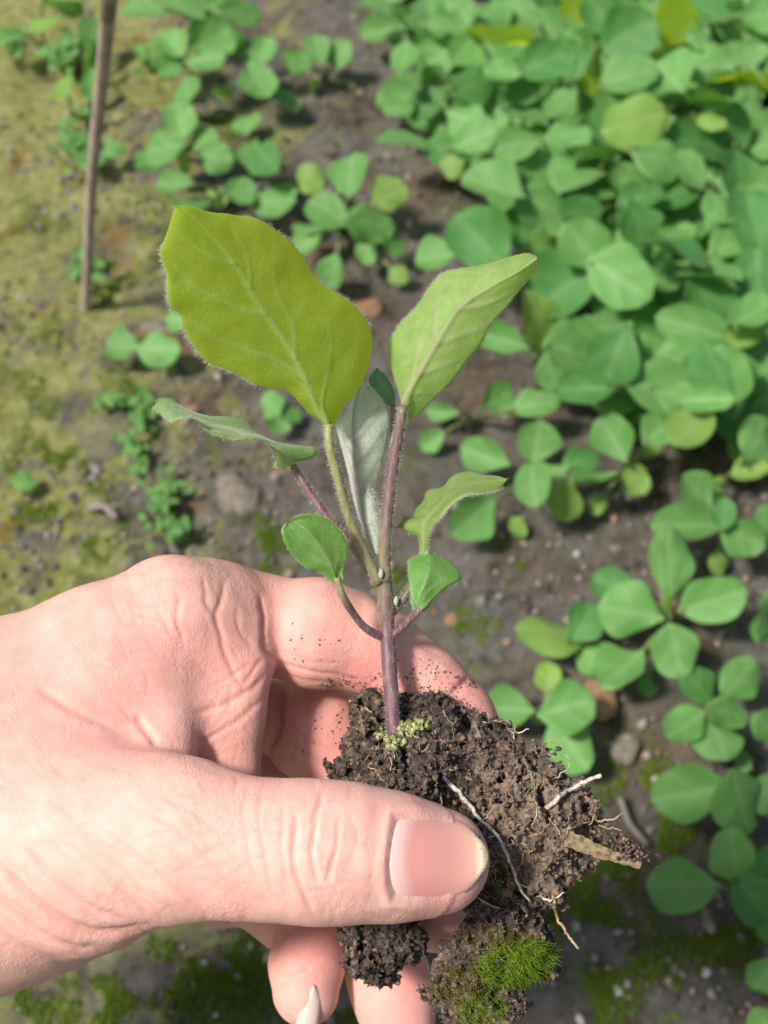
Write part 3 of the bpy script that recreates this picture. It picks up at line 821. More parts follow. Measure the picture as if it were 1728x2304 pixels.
petiole('petiole', [(951,1240,-12.5),(946,1275,-13),(925,1320,-13),(898,1362,-13),(872,1385,-12.5)], .6, .75, [.6,.3,.15,.2,.2], hair=420)
# youngest, felted leaf and bud in the centre
LG = [(838,1240,-14),(808,1167,-15),(790,1090,-16),(768,997,-17),(753,951,-18),(773,929,-18),(790,890,-17),(812,868,-16)]
MG = [(845,1240,-14),(818,1167,-13.5),(804,1093,-13),(796,997,-12.5),(797,917,-13),(814,868,-15)]
RG = [(850,1240,-14),(846,1167,-14.5),(842,1105,-15),(850,1087,-16),(864,1030,-16),(875,974,-16),(878,934,-16),(864,900,-16),(840,875,-15.5),(818,866,-15)]
fleaf('leaf', LG, MG, RG, M_GREY, [(.35,.55,.8,.42),(.5,.7,.8,.42),(.65,.82,.7,.4),(.4,.6,-.7,.42),(.55,.75,-.7,.4)], 80, 31, cup=1.0, ridge=.5, midw=.8, hair=900, hair_len=.85, seedn=7, purple=.45, quilt=.5, face_hair=4200, hm=M_HAIRW, label='pale felted young leaf with violet veins at the centre')
bc = catmull(PA([(826,1098,-13.5),(833,1140,-12.8),(842,1190,-12.6),(852,1250,-12.5)]), 20)
br = np.interp(np.linspace(0, 1, 20), [0, .15, .5, 1], [.3, 1.1, 1.35, 1.0])
bv, bf = tube(bc, br, 12)
bud = part('bud', bv, bf, M_GREY, SEED, True, {'vein': np.zeros(len(bv)), 'purple': np.zeros(len(bv))}, seed_base)
q = rng.integers(0, len(bv), 2600); d = bv[q] - bc[q // 12]; d /= np.linalg.norm(d, axis=1)[:, None] + 1e-9
hv_, hf_ = hairs(bv[q] + rng.normal(0, .25, (len(q), 3)), d, .75, .035)
h = part('bud_hairs', hv_, hf_, M_HAIRW, bud, False, None, seed_base); h['kind'] = 'stuff'
LH = [(884,912,-19),(862,905,-19),(838,880,-20),(826,852,-20),(846,828,-20)]
MH = [(884,912,-19),(868,880,-19),(856,850,-19.5),(848,828,-20)]
RH = [(884,912,-19),(890,890,-19),(882,862,-20),(868,842,-20),(850,828,-20)]
fleaf('leaf', LH, MH, RH, M_TEAL, [], 40, 21, cup=1, hair=120, hair_len=.6, seedn=8, label='dark leaf tip half hidden behind the central leaf')
petiole('petiole', [(884,910,-19),(884,990,-17),(880,1100,-15),(872,1200,-13.5),(866,1290,-12.5)], .5, .7, [.4,.3,.3,.3], hair=200)
# pale buds in the axils
for (u, v, z, r) in ((857,1292,-9.9,.45),(891,1353,-11.5,.45)):
    c = catmull(PA([(u, v + 10, z), (u, v, z), (u + 1, v - 12, z)]), 8)
    V_, F_ = tube(c, r * np.sin(np.linspace(.35, 2.9, 8)), 9)
    o = part('axil_bud', V_, F_, M_GREY, SEED, True, {'vein': np.zeros(len(V_)), 'purple': np.zeros(len(V_))}, seed_base)

# ------------------------------------------------------------------ the root ball
SB = [(885,1645,-15,82),(826,1685,-10,52),(818,1745,-8,48),(858,1800,-6,72),(965,1690,-13,112),(1075,1725,-11,96),(1150,1700,-10,46),
      (930,1790,-5,120),(1040,1850,-6,120),(1160,1850,-8,120),(1262,1850,-9,80),(1292,1900,-9,52),(1185,1950,-8,92),(1148,2015,-9,84),(1152,2092,-8,76),
      (1112,2182,-8,86),(1030,2225,-10,66),(1060,2270,-10,68),(1185,2140,-9,56),(1225,2130,-9,36)]
SB2 = [(850,2110,-15,72),(808,2160,-15,36),(835,2190,-15,30),(882,2104,-14,50),(915,2145,-13,26)]
SBp = [(P(u, v, z), RP(r, z)) for u, v, z, r in SB]; SBp2 = [(P(u, v, z), RP(r, z)) for u, v, z, r in SB2]
FL = [(P(1130, 1690, -9), RP(40, -9)), (P(1205, 1718, -8), RP(24, -8)), (P(1240, 1738, -8), RP(11, -8))]
HOLE = P(1128, 1742, -8)
def soil_sdf(p):
    p = np.asarray(p, float); d = None
    for c, r in SBp:
        x = np.sqrt((((p - c) / np.array([1, 1, .95])) ** 2).sum(1)) - r
        d = x if d is None else smin(d, x, 2.5)
    e = None
    for c, r in SBp2:
        x = np.sqrt(((p - c) ** 2).sum(1)) - r
        e = x if e is None else smin(e, x, 2.0)
    d = np.minimum(d, e)
    for a, b in zip(FL[:-1], FL[1:]): d = np.minimum(d, rcone(p, a[0], b[0], a[1], b[1]))
    q = p - HOLE
    d = np.maximum(d, 2.3 - np.sqrt(q[:, 0] ** 2 + (q[:, 1] * 1.1) ** 2 + 0 * q[:, 2]))
    n1 = fbm(p, 5.0, 2, 31); n2 = np.abs(fbm(p, 1.9, 2, 41)); n3 = np.abs(fbm(p, .75, 2, 51))
    cav = np.clip(fbm(p, 3.4, 2, 57) - .42, 0, 1)
    return d - 2.4 * n1 + 3.2 * n2 - .9 + 1.6 * n3 - .6 + 5.5 * cav
sv_, sq_ = surface_nets(soil_sdf, np.arange(-13, 42, .27), np.arange(-100, -26, .27), np.arange(-27, 12, .30), 3.2)
sn_ = vnormals(sv_, sq_)
su, sw = unproj(sv_)
def soil_tone(u, v, p):
    dry = np.clip((u - 1010) / 160, 0, 1) * np.clip((2030 - v) / 60, 0, 1) * np.clip((v - 1690) / 60, .15, 1)
    return np.clip(dry * .85 + .45 * fbm(p, 4.5, 3, 61) + .06, 0, 1)
def soil_mat():
    m, n, l, b = newmat('potting_soil')
    tc = n.new('ShaderNodeTexCoord').outputs['Object']; dry = attr(n, 'dry')
    nz = noise(n, l, 900, 6, .75, vec=tc)
    dark = ramp(n, l, nz, [(.3, (.018, .013, .011)), (.48, (.065, .047, .037)), (.6, (.13, .10, .08)), (.75, (.26, .22, .195))])
    tan = ramp(n, l, nz, [(.3, (.06, .042, .03)), (.5, (.23, .165, .115)), (.7, (.40, .31, .22))])
    c = mixc(n, l, dry, dark, tan)
    vo = N(n, 'ShaderNodeTexVoronoi'); vo.inputs['Scale'].default_value = 1100; l.new(tc, vo.inputs['Vector'])
    sp_ = n.new('ShaderNodeSeparateColor'); l.new(vo.outputs['Color'], sp_.inputs[0])
    c = mixc(n, l, ramp(n, l, sp_.outputs[0], [(.90, gray(0)), (.93, gray(.8))]), c, (.33, .20, .11))
    c = mixc(n, l, ramp(n, l, sp_.outputs[1], [(.96, gray(0)), (.98, gray(.5))]), c, (.22, .23, .25))
    l.new(c, b.inputs['Base Color']); b.inputs['Roughness'].default_value = .85
    b.inputs['Specular IOR Level'].default_value = .25
    l.new(bump(n, l, nz, .9, .0007), b.inputs['Normal'])
    return m
M_SOIL = soil_mat()
root_ball = part('root_ball', sv_, sq_, M_SOIL, SEED, False, {'dry': soil_tone(su, sw, sv_)}, seed_base)
root_ball['label'] = 'crumbling dark soil clinging to the roots, dry and tan on one side'
ICO = None
def ico():
    bm = bmesh.new(); bmesh.ops.create_icosphere(bm, subdivisions=1, radius=1)
    v = np.array([x.co[:] for x in bm.verts]); f = np.array([[x.index for x in q.verts] for q in bm.faces]); bm.free(); return v, f
IV, IF = ico()
def crumbs(centres, sizes, seedn=0):
    """angular grains, all in one mesh"""
    r_ = np.random.default_rng(seedn); n = len(centres)
    v = IV[None] * (1 + r_.normal(0, .22, (n, len(IV), 1))) * r_.uniform(.55, 1.2, (n, 1, 3))
    a = r_.normal(0, 1, (n, 3)); a /= np.linalg.norm(a, axis=1)[:, None]
    ang = r_.uniform(0, 6.28, n)[:, None, None]; k = a[:, None]
    v = v * np.cos(ang) + np.cross(np.broadcast_to(k, v.shape), v) * np.sin(ang) + k * (v * k).sum(2, keepdims=True) * (1 - np.cos(ang))
    v = v * np.asarray(sizes)[:, None, None] + np.asarray(centres)[:, None]
    f = (IF[None] + (np.arange(n) * len(IV))[:, None, None]).reshape(-1, 3)
    return v.reshape(-1, 3), f
vis = np.nonzero(sn_[:, 2] > -.4)[0]
NC = 15000
pick = rng.choice(vis, NC, replace=False)
cs = np.abs(rng.normal(.08, .13, NC)) + .05
cs[:500] = rng.uniform(.3, .62, 500)
cv, cf = crumbs(sv_[pick] + sn_[pick] * (cs * .4)[:, None], cs, 5)
cr = part('soil_crumbs', cv, cf, M_SOIL, root_ball, False, {'dry': np.clip(soil_tone(su[pick], sw[pick], sv_[pick]) + rng.normal(.05, .42, NC), 0, 1).repeat(len(IV))}, seed_base)
cr['kind'] = 'stuff'
SOIL_BVH = BVHTree.FromPolygons([tuple(x) for x in sv_], sq_.tolist())
def on_soil(u, v):
    a = P(u, v, 60); d = Vector(P(u, v, -60) - a).normalized(); h = SOIL_BVH.ray_cast(Vector(a), d)
    return None if h[0] is None else np.array(h[0])

# roots, straw, moss
def fibre_mat(name, c1, c2):
    m, n, l, b = newmat(name); tc = n.new('ShaderNodeTexCoord').outputs['Object']
    nz = noise(n, l, 900, 4, .7, vec=tc)
    l.new(ramp(n, l, nz, [(.35, c1), (.6, c2)]), b.inputs['Base Color']); b.inputs['Roughness'].default_value = .6
    l.new(bump(n, l, nz, .5, .0003), b.inputs['Normal']); return m
M_ROOT = fibre_mat('root_fibre', (.20, .13, .08), (.68, .60, .50))
M_ROOTT = fibre_mat('tan_fibre', (.24, .15, .07), (.50, .37, .20))
M_STRAW = fibre_mat('straw', (.16, .10, .05), (.50, .37, .21))
def root(pts, r0, r1, mat=M_ROOT, n=30, lift=.35, kink=.3):
    q = []
    for (u, v, z) in pts:
        h = on_soil(u, v)
        q.append(P(u, v, z) if h is None else np.array([h[0], h[1], h[2] + lift]))
    c = catmull(np.array([(u, v, z) for u, v, z in pts], float), n)
    q = []
    for (u, v, z) in c:
        h = on_soil(u, v); q.append(P(u, v, z)[2] if h is None else h[2] + lift)
    q = np.array(q); q = np.max([np.roll(np.pad(q, 3, 'edge'), k)[3:-3] for k in (-2, -1, 0, 1, 2)], 0)
    q = np.convolve(np.pad(q, 3, 'edge'), np.ones(7) / 7, 'valid'); c[:, 2] = q
    c = PA(c); c += kink * np.stack([vnoise(c * 1.3 + k * 9, k) for k in range(3)], 1)
    r = np.linspace(r0, r1, n) * (1 + .3 * vnoise(c * 2.5, 9))
    V_, F_ = tube(c, r, 6)
    return part('root', V_, F_, mat, root_ball, True, None, seed_base)
rr = lambda d, z=-6: [(u, v, z) for u, v in A2(d)]
root(rr([(770,880),(850,960),(920,1050),(990,1120),(1040,1220),(1070,1310),(1120,1380)]), .42, .22)
root(rr([(1180,1010),(1230,960),(1290,920),(1400,870)], -4), .42, .36)
root(rr([(1270,1090),(1350,1055),(1440,1050),(1480,1025)], -5), .30, .12, M_ROOTT)
root(rr([(1390,1070),(1430,1080),(1480,1090)], -6), .16, .08, M_ROOTT)
root(rr([(1210,1350),(1225,1440),(1265,1510),(1312,1560)], -6), .30, .22, M_ROOTT)
root(rr([(1140,1350),(1200,1365),(1255,1340)], -5), .20, .12)
root(rr([(1060,1300),(1130,1330),(1190,1370)], -5), .20, .14, M_ROOTT)
root(rr([(1050,700),(1080,700),(1112,692)], -7), .18, .1)
root(rr([(400,575),(440,600),(490,620)], -6), .22, .14, M_ROOTT)
root(rr([(1280,1270),(1322,1292)], -7), .14, .08, M_ROOTT)
root(rr([(1030,690),(1052,690),(1063,668)], -7), .2, .08, M_ROOTT)
root(rr([(900,1350),(960,1390),(1000,1400)], -4), .2, .12, M_ROOTT)
for k in range(70):
    u, v = rng.uniform(780, 1330), rng.uniform(1600, 2000)
    if on_soil(u, v) is None: continue
    a = rng.uniform(0, 6.28); L = rng.uniform(25, 80)
    root([(u, v, -6), (u + L * .5 * math.cos(a) + 6, v + L * .5 * math.sin(a), -6), (u + L * math.cos(a), v + L * math.sin(a), -6)], rng.uniform(.05, .12), .04, M_ROOTT if k % 3 else M_ROOT, 12, .15, .5)
# flat straw blade
sc_ = catmull(PA([(u, v, z) for (u, v), z in zip(A2([(1265,1125),(1330,1150),(1400,1180),(1480,1205),(1555,1232)]), (3.2, 1.4, -.6, -2.6, -4.2))]), 24)
rowsV = []
for i in range(24):
    t = i / 23; hw_ = np.interp(t, [0, .4, .7, 1], [1.35, 1.2, .85, .7]) + .10 * math.sin(i * 2.1) + .08 * math.sin(i * 5.3)
    pz = np.array([.33, .94, .1])
    for j in range(5):
        s = j / 2 - 1
        rowsV.append(sc_[i] + pz * s * hw_ + np.array([0, 0, .25 - .3 * s * s + .07 * (j % 2)]))
rv = np.array(rowsV); nn_ = len(rv)
F = []
for i in range(23):
    for j in range(4):
        a = i * 5 + j; F += [(a, a + 5, a + 6, a + 1), (nn_ + a, nn_ + a + 1, nn_ + a + 6, nn_ + a + 5)]
ring = list(range(5)) + [i * 5 + 4 for i in range(1, 24)] + [115 + j for j in (3, 2, 1, 0)] + [i * 5 for i in range(22, 0, -1)]
n1 = nn_; rimfaces(ring)
part('straw', np.vstack([rv, rv - np.array([0, 0, .35])]), F, M_STRAW, root_ball, False, None, seed_base)['label'] = 'flat broken straw sticking out of the soil'
cl = PA([(u, v, z) for u, v, z in zip(rng.normal(1400, 26, 260), rng.normal(1906, 12, 260), rng.normal(-3.2, 1.0, 260))]); cl[:, 1] -= (cl[:, 0] - P(1400, 1906)[0]) * .35
cz = rng.uniform(.15, .5, 260); cv, cf = crumbs(cl, cz, 8)
o = part('soil_crumbs', cv, cf, M_SOIL, root_ball, False, {'dry': rng.uniform(0, .9, 260).repeat(len(IV))}, seed_base); o['kind'] = 'stuff'
# moss cushion on the lower edge
M_MOSS = leaf_mat('moss', (.12, .24, .012), (.27, .40, .03), (.45, .62, .02), .4, 0, (.3, .4, .05))
M_MOSSB = leaf_mat('old_moss', (.14, .13, .02), (.24, .22, .03), (.35, .33, .02), .35, 0, (.3, .3, .05))
def moss(n, cu, cvv, ru, rv_, L, mat, lean, rot=0.0):
    R_ = []; D_ = []
    while len(R_) < n:
        a, r = rng.uniform(0, 6.28), math.sqrt(rng.uniform(0, 1))
        du, dv = ru * r * math.cos(a), rv_ * r * math.sin(a)
        u, v = cu + du * math.cos(rot) - dv * math.sin(rot), cvv + du * math.sin(rot) + dv * math.cos(rot)
        h = on_soil(u, v)
        if h is None:
            if rng.uniform() < .7: continue
            h = P(u, v, -7)
        R_.append(h); D_.append(np.array([lean[0], lean[1], lean[2]]) + rng.normal(0, .35, 3))
    V_, F_ = hairs(np.array(R_), np.array(D_), L, .085)
    o = part('moss', V_, F_, mat, root_ball, False, {'vein': np.zeros(len(V_)), 'purple': np.zeros(len(V_))}, seed_base); o['kind'] = 'stuff'
moss(700, 1145, 2165, 100, 60, 1.6, M_MOSSB, (.3, 0, .8), -.25)
moss(1200, 1155, 2165, 88, 48, 2.6, M_MOSS, (.4, -.1, .8), -.25)
moss(900, 1030, 2215, 70, 45, 1.0, M_MOSSB, (0, .2, .9))
moss(500, 1110, 2110, 90, 25, 1.0, M_MOSSB, (0, .2, .9))
moss(700, 1080, 2270, 60, 40, 1.2, M_MOSS, (.2, .2, .9))
moss(180, 1122, 1968, 14, 40, .9, M_MOSS, (0, .2, .9))
moss(180, 880, 1625, 45, 30, .5, M_MOSSB, (0, .3, .9))
# pale lichen crust around the stem foot
def crust_mat():
    m, n, l, b = newmat('lichen'); tc = n.new('ShaderNodeTexCoord').outputs['Object']
    nz = noise(n, l, 1100, 4, .7, vec=tc)
    l.new(ramp(n, l, nz, [(.35, (.06, .065, .02)), (.5, (.25, .26, .08)), (.62, (.48, .47, .28)), (.72, (.68, .68, .64))]), b.inputs['Base Color'])
    b.inputs['Roughness'].default_value = .8; l.new(bump(n, l, nz, .8, .0006), b.inputs['Normal']); return m
M_LICH = crust_mat()
cpts = []
for (a, b_, wdt) in ((A2([(520,705)])[0], A2([(600,760)])[0], 1.0), (A2([(600,690)])[0], A2([(700,675)])[0], .9)):
    for k in range(110):
        t = rng.uniform(); q = a * (1 - t) + b_ * t + rng.normal(0, 7, 2)
        h = on_soil(*q); z = -5 if h is None else h[2]
        cpts.append(P(q[0], q[1], min(z, 0) + rng.uniform(.1, .8)))
cv, cf = crumbs(np.array(cpts), rng.uniform(.25, .75, len(cpts)), 12)
o = part('lichen_crust', cv, cf, M_LICH, root_ball, True, None, seed_base); o['kind'] = 'stuff'
# soil specks stuck to the skin
R_ = []; S_ = []
for (cu, cvv, ru, rv_, n) in ((780,1535,50,10,60),(745,1545,8,8,30),(1000,1540,60,30,60),(1045,1600,45,35,70),(1062,1535,10,9,40),(960,1500,40,40,30),(1072,1940,10,40,60),(700,1460,80,40,22),(730,1640,50,40,22),(1000,2120,15,12,12),(1025,1950,40,40,7),(765,1630,10,40,24),(900,1520,45,18,50)):
    for k in range(n):
        h, nn2 = on_hand(rng.normal(cu, ru * .6), rng.normal(cvv, rv_ * .6))
        if h is None: continue
        R_.append(h + nn2 * .05); S_.append(abs(rng.normal(.09, .07)) + .045)
cv, cf = crumbs(np.array(R_), np.array(S_), 14)
o = obj('soil_specks', mesh('soil_specks', W(cv) - hand_base, cf, M_SOIL, False, {'dry': rng.uniform(0, .5, len(S_)).repeat(len(IV))}), HAND_O); o['kind'] = 'stuff'

# ================================================================== THE SEED BED
def ground_h(x, y):
    p = np.stack([x, y, np.zeros_like(x)], 1)
    near = np.exp(-((x / 1.6) ** 2 + ((y - .5) / 1.6) ** 2))
    return (.0055 * fbm(p, .09, 3, 71) + .0032 * fbm(p, .022, 3, 72) - .012 * np.clip((-.10 - x) / .12 , 0, 1)) * near
def axis(a, b, fine, lo, hi, nfar):
    return np.unique(np.r_[-np.geomspace(-lo, -a, nfar), np.arange(a, b, fine), np.geomspace(b, hi, nfar)])
gx = axis(-.42, .48, .0035, -60, 60, 16); gy = np.unique(np.r_[-np.geomspace(60, .02, 14), np.arange(-.02, .98, .0035), np.geomspace(.98, 150, 18)])
GXX, GYY = np.meshgrid(gx, gy, indexing='ij')
gz = ground_h(GXX.ravel(), GYY.ravel())
gv = np.stack([GXX.ravel(), GYY.ravel(), gz], 1); ny_ = len(gy)
ii, jj = np.meshgrid(np.arange(len(gx) - 1), np.arange(ny_ - 1), indexing='ij'); a = (ii * ny_ + jj).ravel()
gf = np.stack([a, a + ny_, a + ny_ + 1, a + 1], 1)
def ground_mat(name='bed_soil'):
    m, n, l, b = newmat(name)
    tc = n.new('ShaderNodeNewGeometry').outputs['Position']
    sx = n.new('ShaderNodeSeparateXYZ'); l.new(tc, sx.inputs[0])
    nz = noise(n, l, 150, 10, .78, vec=tc); n2 = noise(n, l, 14, 4, .6, vec=tc); n3 = noise(n, l, 32, 5, .65, vec=tc)
    soil = ramp(n, l, nz, [(.3, (.026, .021, .016)), (.48, (.09, .074, .055)), (.6, (.165, .138, .10)), (.75, (.29, .255, .20))])
    soil = mixc(n, l, ramp(n, l, n3, [(.36, gray(0)), (.54, gray(.85))]), soil, ramp(n, l, nz, [(.3, (.09, .083, .07)), (.7, (.26, .243, .205))]))
    soil = mixc(n, l, ramp(n, l, n2, [(.5, gray(0)), (.68, gray(.55))]), soil, (.20, .12, .065))
    # moss spreads over the trodden strip beside the bed
    left = math_n(n, l, 'MULTIPLY_ADD', sx.outputs[0], -5.0, False); left.node.inputs[2].default_value = -.33
    n4 = noise(n, l, 42, 6, .7, vec=tc, dist=.6)
    mm = math_n(n, l, 'ADD', left, math_n(n, l, 'MULTIPLY_ADD', n4, 3.2)); mm.node.inputs[1].links[0].from_node.inputs[2].default_value = -1.55
    mf = ramp(n, l, mm, [(.05, gray(0)), (.55, gray(.9))])
    moss_c = ramp(n, l, noise(n, l, 160, 6, .7, vec=tc), [(.3, (.16, .175, .035)), (.5, (.31, .32, .085)), (.68, (.43, .41, .22))])
    c = mixc(n, l, mf, soil, moss_c)
    orange = ramp(n, l, noise(n, l, 26, 5, .6, vec=tc, dist=.4), [(.58, gray(0)), (.68, gray(.75))])
    c = mixc(n, l, math_n(n, l, 'MULTIPLY', orange, ramp(n, l, left, [(0, gray(.12)), (.1, gray(1))])), c, (.26, .125, .025))
    green = ramp(n, l, noise(n, l, 22, 5, .65, vec=tc, dist=.5), [(.60, gray(0)), (.68, gray(.85))])
    c = mixc(n, l, green, c, ramp(n, l, nz, [(.35, (.035, .065, .008)), (.65, (.16, .22, .025))]))
    l.new(c, b.inputs['Base Color']); b.inputs['Roughness'].default_value = .9; b.inputs['Specular IOR Level'].default_value = .2
    l.new(bump(n, l, nz, 1.0, .0045), b.inputs['Normal'])
    return m
M_GROUND = ground_mat()
ground = obj('ground', mesh('ground', gv, gf, M_GROUND, True)); tag(ground, kind='structure')
def gz1(x, y): return float(ground_h(np.array([x]), np.array([y]))[0])
# loose grit and crumbs on the soil
n_ = 24000
q = np.stack([rng.uniform(-.34, .42, n_), rng.uniform(.05, .95, n_)], 1)
dens = fbm(np.c_[q, np.zeros(n_)], .05, 2, 81) + .3 * (q[:, 0] > -.12) - .25
q = q[dens > -.25]; n_ = len(q)
gs = np.minimum(np.abs(rng.normal(0, .0009, n_)) + .0004, .0032)
cc = np.c_[q, ground_h(q[:, 0], q[:, 1]) + gs * .3]
cv, cf = crumbs(cc, gs, 21)
def grit_mat():
    m, n, l, b = newmat('grit'); a_ = attr(n, 'shade')
    l.new(ramp(n, l, a_, [(0, (.03, .025, .022)), (.45, (.12, .10, .085)), (.8, (.24, .21, .18)), (.95, (.26, .16, .09)), (1, (.38, .36, .33))]), b.inputs['Base Color'])
    b.inputs['Roughness'].default_value = .85; return m
grit = obj('grit', mesh('grit', cv, cf, grit_mat(), False, {'shade': rng.uniform(0, 1, n_).repeat(len(IV))}))
tag(grit, 'loose grey and brown crumbs of soil scattered over the bed', 'grit', kind='stuff')
# moss tufts
def moss_patch(n, fn, mat, L, w):
    xs = []; 
    while len(xs) < n:
        x, y = fn()
        xs.append((x, y))
    xs = np.array(xs); r_ = np.c_[xs, ground_h(xs[:, 0], xs[:, 1])]
    d = np.array([0, 0, 1.0]) + rng.normal(0, .45, (n, 3))
    return hairs(r_, d, L, w)
def moss_spots():
    out = []
    for (u, v, r, n) in MOSS:
        c, t = G(u, v); s_ = r * PX / D0 * t
        q_ = np.c_[rng.normal(c[0], s_ * .75, n * 7), rng.normal(c[1], s_ * 1.1, n * 7), np.zeros(n * 7)]
        k_ = fbm(q_, .016, 3, 91) + .4 * fbm(q_, .004, 2, 92) > .12
        out.append(q_[k_][:int(n * 2), :2])
    return np.vstack(out)
MOSS = [(1300,1980,80,900),(1350,1900,60,500),(1440,1800,60,500),(1500,1880,70,400),(1260,2060,70,600),(1340,2210,60,500),(1480,2200,70,300),(1580,2180,80,300),(1640,2080,70,300),
        (590,1225,45,300),(880,1290,40,120),(500,2130,60,500),(420,2200,70,400),(560,2230,50,500),(250,2270,90,500),(60,2270,80,400),(600,2100,40,200),(760,2240,50,300),
        (140,1000,80,300),(60,800,90,300),(90,1100,80,300),(200,1180,70,200),(330,520,60,200),(250,620,50,200),(60,500,80,200),(520,250,40,200),(480,270,40,150),(1090,1370,40,80),(1180,1240,40,80),(330,850,40,200),(1020,1390,30,80),(340,790,60,250)]
ms = moss_spots(); r_ = np.c_[ms, ground_h(ms[:, 0], ms[:, 1])]
mv, mf_ = hairs(r_, np.array([0, 0, 1.0]) + rng.normal(0, .45, (len(ms), 3)), .0026, .00045)
M_MOSSG = leaf_mat('bed_moss', (.12, .20, .015), (.24, .32, .035), (.36, .50, .02), .4, 0, (.2, .3, .05))
zero = lambda n: {'vein': np.zeros(n), 'purple': np.zeros(n)}
mo = obj('moss', mesh('moss', mv, mf_, M_MOSSG, False, zero(len(mv))))
tag(mo, 'short bright green moss in patches on the damp soil', 'moss', kind='stuff')

# ---- leaf shapes shared by all the plants of the bed
BIGV = True
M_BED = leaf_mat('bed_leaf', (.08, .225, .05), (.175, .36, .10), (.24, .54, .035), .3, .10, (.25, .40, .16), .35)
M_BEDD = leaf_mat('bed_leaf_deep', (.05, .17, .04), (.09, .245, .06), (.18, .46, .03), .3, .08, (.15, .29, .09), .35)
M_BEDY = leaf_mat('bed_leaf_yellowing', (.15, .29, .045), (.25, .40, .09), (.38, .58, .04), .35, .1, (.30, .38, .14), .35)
M_OLIVE = leaf_mat('bed_leaf_backlit', (.20, .31, .02), (.24, .36, .03), (.75, .90, .01), .65, .1, (.2, .3, .04), .3)  # bed leaf with a backlit glow put into its olive and transmission colours
def bed_leaf_mesh(seed_, mat):
    r_ = np.random.default_rng(seed_); nt, ns = 15, 11
    bulge = r_.uniform(.42, .58); cup = r_.uniform(.12, .42) * (1 if r_.uniform() < .75 else -.6); arch = r_.uniform(-.28, .34); ph = r_.uniform(0, 6.28); wv = r_.uniform(.02, .075); asym = r_.uniform(-.16, .16); tip = r_.uniform(1.6, 2.6)
    V = []; ve = []
    for i in range(nt):
        t = i / (nt - 1)
        w = (math.sin(math.pi * min(1, t) ** (math.log(.5) / math.log(bulge))) ** (.92 - .46 * t)) if 0 < t < 1 else 0
        w = max(w, .05 * (1 - t))
        for j in range(ns):
            s = 2 * j / (ns - 1) - 1
            x = s * w * (1 + asym * s + .07 * math.sin(3.1 * t * 3 + ph + (s > 0) * 2)) + .09 * math.sin(t * 2.5 + ph)
            z = cup * (s * w) ** 2 + arch * (t - .5) ** 2 * -2 + wv * math.sin(9 * t + ph + (1.7 if s > 0 else 0)) * abs(s) ** 2 * 2 - .03 * math.exp(-(s * w / .1) ** 2) + .02 * math.cos(16 * (t - .5 * abs(s * w))) * (abs(s) > .1)
            V.append((x, 2 * t - 1, z))
            lat = max(0, math.cos(16 * (t - .45 * abs(s * w)))) ** 8
            ve.append(min(1, math.exp(-(s * w / .07) ** 2) * (.8 - .4 * t) + .36 * lat))
    F = np.array([(i * ns + j, i * ns + j + 1, (i + 1) * ns + j + 1, (i + 1) * ns + j) for i in range(nt - 1) for j in range(ns - 1)])
    return mesh('leaf', V, F, mat, True, {'vein': ve, 'purple': np.zeros(len(V))})
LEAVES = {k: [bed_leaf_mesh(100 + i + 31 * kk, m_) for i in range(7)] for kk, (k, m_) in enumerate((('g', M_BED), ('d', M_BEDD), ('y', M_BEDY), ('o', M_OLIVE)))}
def bed_stem_mat():
    m, n, l, b = newmat('bed_stem'); tc = n.new('ShaderNodeTexCoord').outputs['Object']
    l.new(ramp(n, l, noise(n, l, 300, 3, vec=tc), [(.3, (.15, .17, .06)), (.7, (.26, .28, .12))]), b.inputs['Base Color']); b.inputs['Roughness'].default_value = .6
    return m
M_BSTEM = bed_stem_mat()
Wm = np.stack([RIGHT, UP, BACK], 1)
